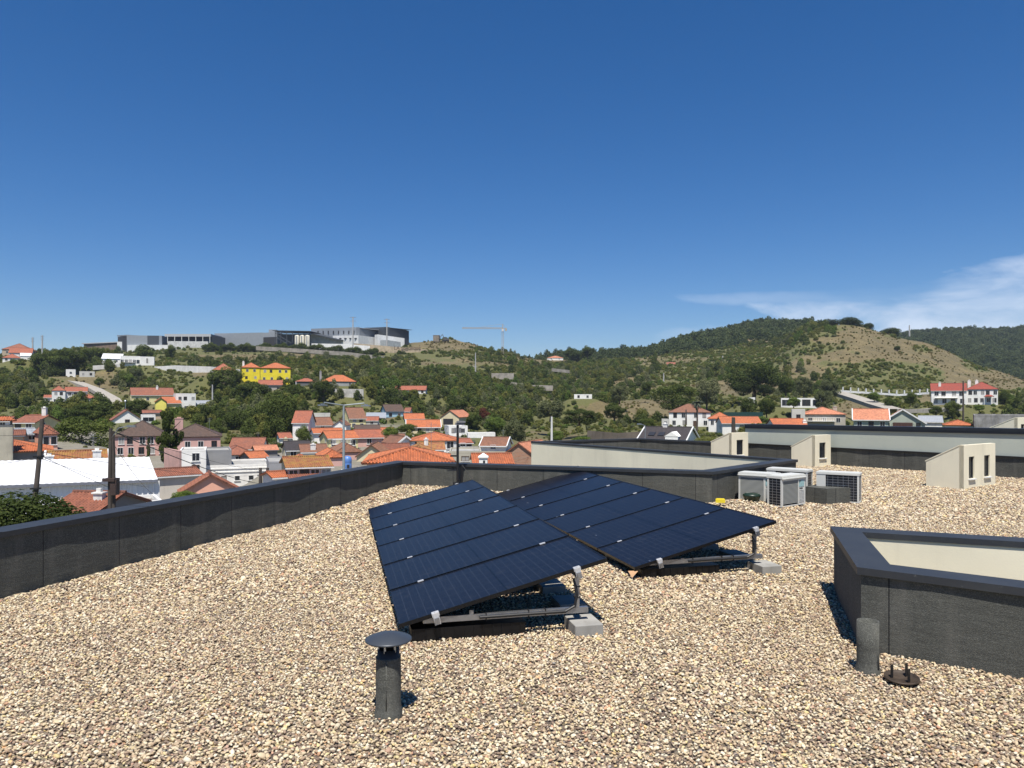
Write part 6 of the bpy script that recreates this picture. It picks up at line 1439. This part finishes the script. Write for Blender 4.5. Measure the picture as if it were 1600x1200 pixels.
x, y = place(989, 898, .06); m_ = MB(); m_.add([(-.055,0,.02),(.06,.01,.02),(-.015,-.03,-.05),(-.055,.02,.02),(.06,.03,.02),(-.015,-.01,-.05)], [(0,2,1),(3,4,5),(0,1,4,3),(1,2,5,4),(2,0,3,5)]); o = m_.build('wood_offcut', flat_mat('pale_wood', (.55,.33,.18), .8), loc=(x, y, .08)); tag(o, 'pale wooden offcut poking out under the low corner of the right solar array', 'offcut')

# mast
t = thing('antenna_mast', 'thin black mast with small sensor head in front of the back parapet', 'mast', (-1.17, 15.85, 0)); hM = zz(664, 15.85)
m_ = MB(); m_.tube([(0,0,-.05),(0,0,hM)], .028, 10); m_.tube([(.09,.06,-.05),(.09,.06,CZ+.02)], .02, 8); m_.build('pole', M_black, t)
m_ = MB(); m_.box((-.05,-.05,hM),(.14,.05,hM+.05)); m_.box((-.02,-.07,hM+.05),(.17,.06,hM+.085)); m_.box((-.07,-.02,hM-.17),(.08,.03,hM-.06)); m_.build('sensor_head', flat_mat('grey_plastic', (.18,.18,.19), .5), t)
m_ = MB(); m_.box((-.16,-.02,hM*.56),(0,.02,hM*.56+.035)); m_.box((-.22,-.02,hM*.36),(0,.02,hM*.36+.02)); m_.build('bracket', M_black, t)
m_ = MB(); m_.box((-.08,-.08,-.05),(.12,.1,.22)); m_.box((-.1,-.05,.2),(-.03,.02,.32)); m_.build('base', M_black, t)
m_ = MB(); m_.tube([(.1,.05,CZ),(.35,-.08,.35),(.62,-.15,.02)], .006, 5); m_.build('guy_wire', M_black, t)

# vent pipes
x, y = -.816, 4.86
t = thing('vent_pipe', 'dark felt wrapped vent pipe with a wide metal rain cap', 'vent pipe', (x, y, 0)); m_ = MB(); r = .082
M_feltS = M_felt
m_.lathe([(r*1.22,-.05),(r*1.15,.0),(r*1.05,.035),(r,.06),(r*1.01,.2),(r*.99,.36),(r*1.0,.372),(r*.86,.374)], 40); m_.obox((.0,-r+.001,.19), (.004,0,0), (0,.004,0), (0,0,.17)); m_.build('pipe', M_felt, t, True)
m_ = MB(); m_.lathe([(r*.88,.3),(r*.88,.425),(r*.82,.425),(r*.82,.3)], 40); m_.build('collar', M_black, t, True)
m_ = MB()
for k_ in range(6):
    a = k_*math.pi/3+.35; m_.box((r*.8*math.cos(a)-.006,r*.8*math.sin(a)-.006,.41),(r*.8*math.cos(a)+.006,r*.8*math.sin(a)+.006,.50))
m_.build('cap_strut', M_alu, t)
m_ = MB(); rc = .153; m_.lathe([(.0,.478),(rc*.98,.478),(rc,.480),(rc,.487),(rc*.97,.491),(rc*.6,.514),(rc*.25,.528),(0,.531)], 56); m_.build('rain_cap', flat_mat('grey_lacquered_cap', (.05,.058,.07), .4, .2), t, True)
x, y = place(1359, 1050); y += .03
t = thing('vent_pipe', 'short open dark felt wrapped pipe without a cap beside the light well', 'vent pipe', (x, y, 0)); m_ = MB(); r = .079
m_.lathe([(r*1.25,-.05),(r*1.18,.0),(r*1.05,.035),(r,.07),(r*1.01,.2),(r,.38),(r*.88,.38),(r*.88,.05),(0,.05)], 40); m_.obox((r*.55,-r*.84,.15), (.007,.004,0), (-.003,.005,0), (0,0,.2)); m_.build('pipe', M_felt, t, True)
x, y = place(1409, 1066); t = thing('loose_cap', 'round rusty pipe cap lying upside down on the gravel with three prongs up', 'pipe cap', (x, y, .03), .5); t.rotation_euler = (R(3), R(-3), .4)
m_ = MB(); r = .118; m_.lathe([(0,-.02),(r*.6,-.012),(r,.0),(r,.012),(r*.97,.012),(r*.9,.004),(r*.5,-.006),(0,-.01)], 40); m_.build('disc', flat_mat('rusty_metal', (.07,.05,.035), .6, .2, .6, 14), t, True)
for a in (2.4, .2, 4.6):
    m_ = MB(); m_.obox((r*.55*math.cos(a), r*.55*math.sin(a), .045), (.011,0,0), (0,.003,0), (0,0,.05)); m_.build('prong', M_black, t)
# small things on the roof
for (px, py, lb) in ((1341,736,'small black drain cap at the foot of the felt wall left of the large dormer'),(1352,737,'small black drain cap right of its neighbour by the felt wall')):
    pass
x, y = place(1038, 1031); m_ = MB(); m_.tube([(-.03,0,.02),(.0,.01,.035),(.03,.0,.02)], [.004,.009,.002], 6); m_.tube([(0,.01,.035),(.01,.03,.045)], [.006,.002], 6); o = m_.build('dry_leaf', flat_mat('dead_leaf', (.03,.02,.015)), loc=(x, y, .015)); tag(o, 'tiny dark curled leaf on the gravel right of the solar panels', 'leaf')
m_ = MB(); m_.prism([(-3.6,3.2),(-2.76,3.9),(-2.92,4.12),(-3.75,4.2)], -.1, .06); o = m_.build('kerb', M_conc); tag(o, 'grey corner of a kerb in the lower left corner of the picture', 'kerb'); bv = o.modifiers.new('bevel','BEVEL'); bv.width = .03; bv.segments = 3

# ------------------------------------------------------------ gravel
ROOF = [(-7.3,1.5),(-7.1,2.0),(-2.44,16.72),(3.92,14.4),(6.85,17.5),(1.1,25.5),(4.8,27.4),(6.9,25.2),(8.3,26.3),(15.0,18.1),(15.6,12.5),(12,1.5)]
def inpoly(X, Y, poly):
    r = np.zeros(X.shape, bool); n = len(poly)
    for i in range(n):
        x0, y0 = poly[i]; x1, y1 = poly[(i+1) % n]
        c_ = ((y0 > Y) != (y1 > Y)) & (X < (x1-x0)*(Y-y0)/((y1-y0) if y1 != y0 else 1e-9)+x0); r ^= c_
    return r
def gz(X, Y):
    z = (fbm(X*.9+20, Y*.9+20, 5, 3)-.44)*.07
    z = z + .13*np.exp(-(((X+2.4)/3.0)**2+((Y-16.6)/2.2)**2)) + .05*np.clip((Y-11)/5, 0, 1)*np.clip((5-X)/2,0,1)
    z = z + .10*np.exp(-(((X-4.55)/.75)**2+((Y-14.45)/.45)**2)) - 0*X
    return z
hole = offs(PIT, .12, True); hole = [tuple(p) for p in hole]
gx = np.arange(-7.6, 15.8, .14); gyv = np.arange(1.4, 27.8, .14); GX, GY = np.meshgrid(gx, gyv, indexing='ij'); inside = inpoly(GX, GY, ROOF) & ~inpoly(GX, GY, hole)
GZ = gz(GX, GY)-.012; ix = np.arange(GX.size).reshape(GX.shape); cell = inside[:-1,:-1]|inside[1:,:-1]|inside[1:,1:]|inside[:-1,1:]
hs = inpoly(GX, GY, [tuple(p) for p in offs(PIT, .3, True)]); cell &= ~(hs[:-1,:-1]|hs[1:,:-1]|hs[1:,1:]|hs[:-1,1:])
fq = np.stack([ix[:-1,:-1], ix[1:,:-1], ix[1:,1:], ix[:-1,1:]], -1)[cell]
PEB = [(.0,(.12,.087,.068)),(.13,(.235,.165,.118)),(.26,(.41,.29,.18)),(.44,(.58,.45,.275)),(.66,(.70,.59,.39)),(.83,(.80,.73,.56)),(.92,(.72,.58,.25)),(.96,(.55,.29,.17)),(1.0,(.33,.32,.29))]
M_gb, nt, b = new_mat('gravel_bed'); v = coords(nt); vo = N(nt, 'ShaderNodeTexVoronoi'); vo.inputs['Scale'].default_value = 24; vo.inputs['Randomness'].default_value = 1; nt.links.new(v, vo.inputs['Vector'])
ss = N(nt, 'ShaderNodeSeparateColor'); nt.links.new(vo.outputs['Color'], ss.inputs[0])
cc = ramp(nt, ss.outputs[0], PEB)
cc = mixrgb(nt, ramp(nt, vo.outputs['Distance'], [(.28, 0.0), (.6, .85)]), cc, (.06,.05,.04))
nt.links.new(cc, b.inputs['Base Color']); b.inputs['Roughness'].default_value = .9; bump(nt, b, vo.outputs['Distance'], -1.0, .03)
o = bpy.data.objects.new('gravel_bed', np_mesh('gravel_bed', np.stack([GX, GY, GZ], -1).reshape(-1,3), fq, [M_gb], True)); COL.objects.link(o); tag(o, kind='structure')
M_pb, nt, b = new_mat('pebble'); oi = N(nt, 'ShaderNodeObjectInfo'); v = coords(nt)
cc = ramp(nt, oi.outputs['Random'], PEB)
wn_ = N(nt, 'ShaderNodeTexWhiteNoise', noise_dimensions='1D'); nt.links.new(mth(nt, 'MULTIPLY', oi.outputs['Random'], 91.7), wn_.inputs['W'])
cc = mixrgb(nt, mth(nt, 'MULTIPLY', wn_.outputs['Value'], .36), cc, (.16,.115,.075)); n_ = noise(nt, v, 3.0, 4, .6)
lm = N(nt, 'ShaderNodeMapping'); nt.links.new(oi.outputs['Location'], lm.inputs[0]); pn = noise(nt, lm.outputs[0], .55, 4, .6); pn2 = noise(nt, lm.outputs[0], 1.9, 3, .6)
cc = mixrgb(nt, mth(nt, 'MULTIPLY', ramp(nt, pn, [(.48, 0.0), (.72, 1.0)]), .28), cc, (.38,.27,.19)); cc = mixrgb(nt, mth(nt, 'MULTIPLY', ramp(nt, pn2, [(.55, 0.0), (.72, 1.0)]), .35), cc, (.25,.19,.12))
cc = mixrgb(nt, ramp(nt, n_, [(.45, 0.0), (.75, .3)]), cc, (.3,.25,.2)); nt.links.new(cc, b.inputs['Base Color']); b.inputs['Roughness'].default_value = .75
def pebble_mesh(seed):
    import bmesh
    g = np.random.default_rng(seed); bm = bmesh.new(); bmesh.ops.create_icosphere(bm, subdivisions=2, radius=1.0); me = bpy.data.meshes.new('pebble'); bm.to_mesh(me); bm.free()
    co = np.array([v_.co for v_ in me.vertices]); d = np.ones(len(co))
    for _ in range(7):
        a = g.normal(size=3); a /= np.linalg.norm(a); q = co@a; lim = g.uniform(.55,.85); d = np.where(q > lim, np.minimum(d, lim/q), d)
    co = co*d[:,None]*np.array([1, g.uniform(.62,.85), g.uniform(.42,.62)]); me.vertices.foreach_set('co', co.astype(np.float32).ravel()); me.polygons.foreach_set('use_smooth', [True]*len(me.polygons)); me.materials.append(M_pb); me.update(); return me
PX_, PY_, SC_ = [], [], []
for (y0, y1, sp) in ((3.3, 7.5, .0262), (7.5, 12.5, .034), (12.5, 27, .050)):
    xs = np.arange(-11, 16, sp); ys = np.arange(y0, y1, sp*.9); a, b_ = np.meshgrid(xs, ys); a = a + (np.arange(len(ys)) % 2)[:,None]*sp/2
    a = (a + rng.normal(size=a.shape)*sp*.28).ravel(); b_ = (b_ + rng.normal(size=b_.shape)*sp*.28).ravel()
    ok = (np.abs(a/b_) < .80) & inpoly(a, b_, ROOF) & ~inpoly(a, b_, hole); a, b_ = a[ok], b_[ok]; PX_.append(a); PY_.append(b_); SC_.append(np.full(len(a), sp))
X = np.concatenate(PX_); Y = np.concatenate(PY_); sp = np.concatenate(SC_); n = len(X)
s = sp*(.43+.42*rng.random(n)**2.6)*(.88+.5*np.clip(fbm(X*1.1+60, Y*1.1+60, 71, 3)-.35, 0, .6)); s[rng.random(n) > .992] *= 1.7; Z = gz(X, Y) + rng.normal(size=n)*sp*.12 + .002
print('pebbles', n)
scatter('loose_pebbles', np.stack([X, Y, Z], 1), np.stack([rng.normal(size=n)*.35, rng.normal(size=n)*.35, rng.random(n)*6.28], 1), np.stack([s, s, s*(.8+.5*rng.random(n))], 1), rng.integers(0, 8, n), [pebble_mesh(200+i) for i in range(8)])

# thin summer air over the valley
mb = MB(); mb.box((-4000,-700,-61),(4000,2700,190))
M_air = bpy.data.materials.new('air'); M_air.use_nodes = True; nt = M_air.node_tree; nt.nodes.remove(nt.nodes['Principled BSDF'])
pv = nt.nodes.new('ShaderNodeVolumePrincipled'); pv.inputs['Color'].default_value = (.72,.82,1.0,1); pv.inputs['Density'].default_value = .00009; pv.inputs['Anisotropy'].default_value = .2
nt.links.new(pv.outputs[0], nt.nodes['Material Output'].inputs['Volume'])
hz = mb.build('haze', M_air); tag(hz, kind='stuff')
sc.cycles.volume_bounces = 0
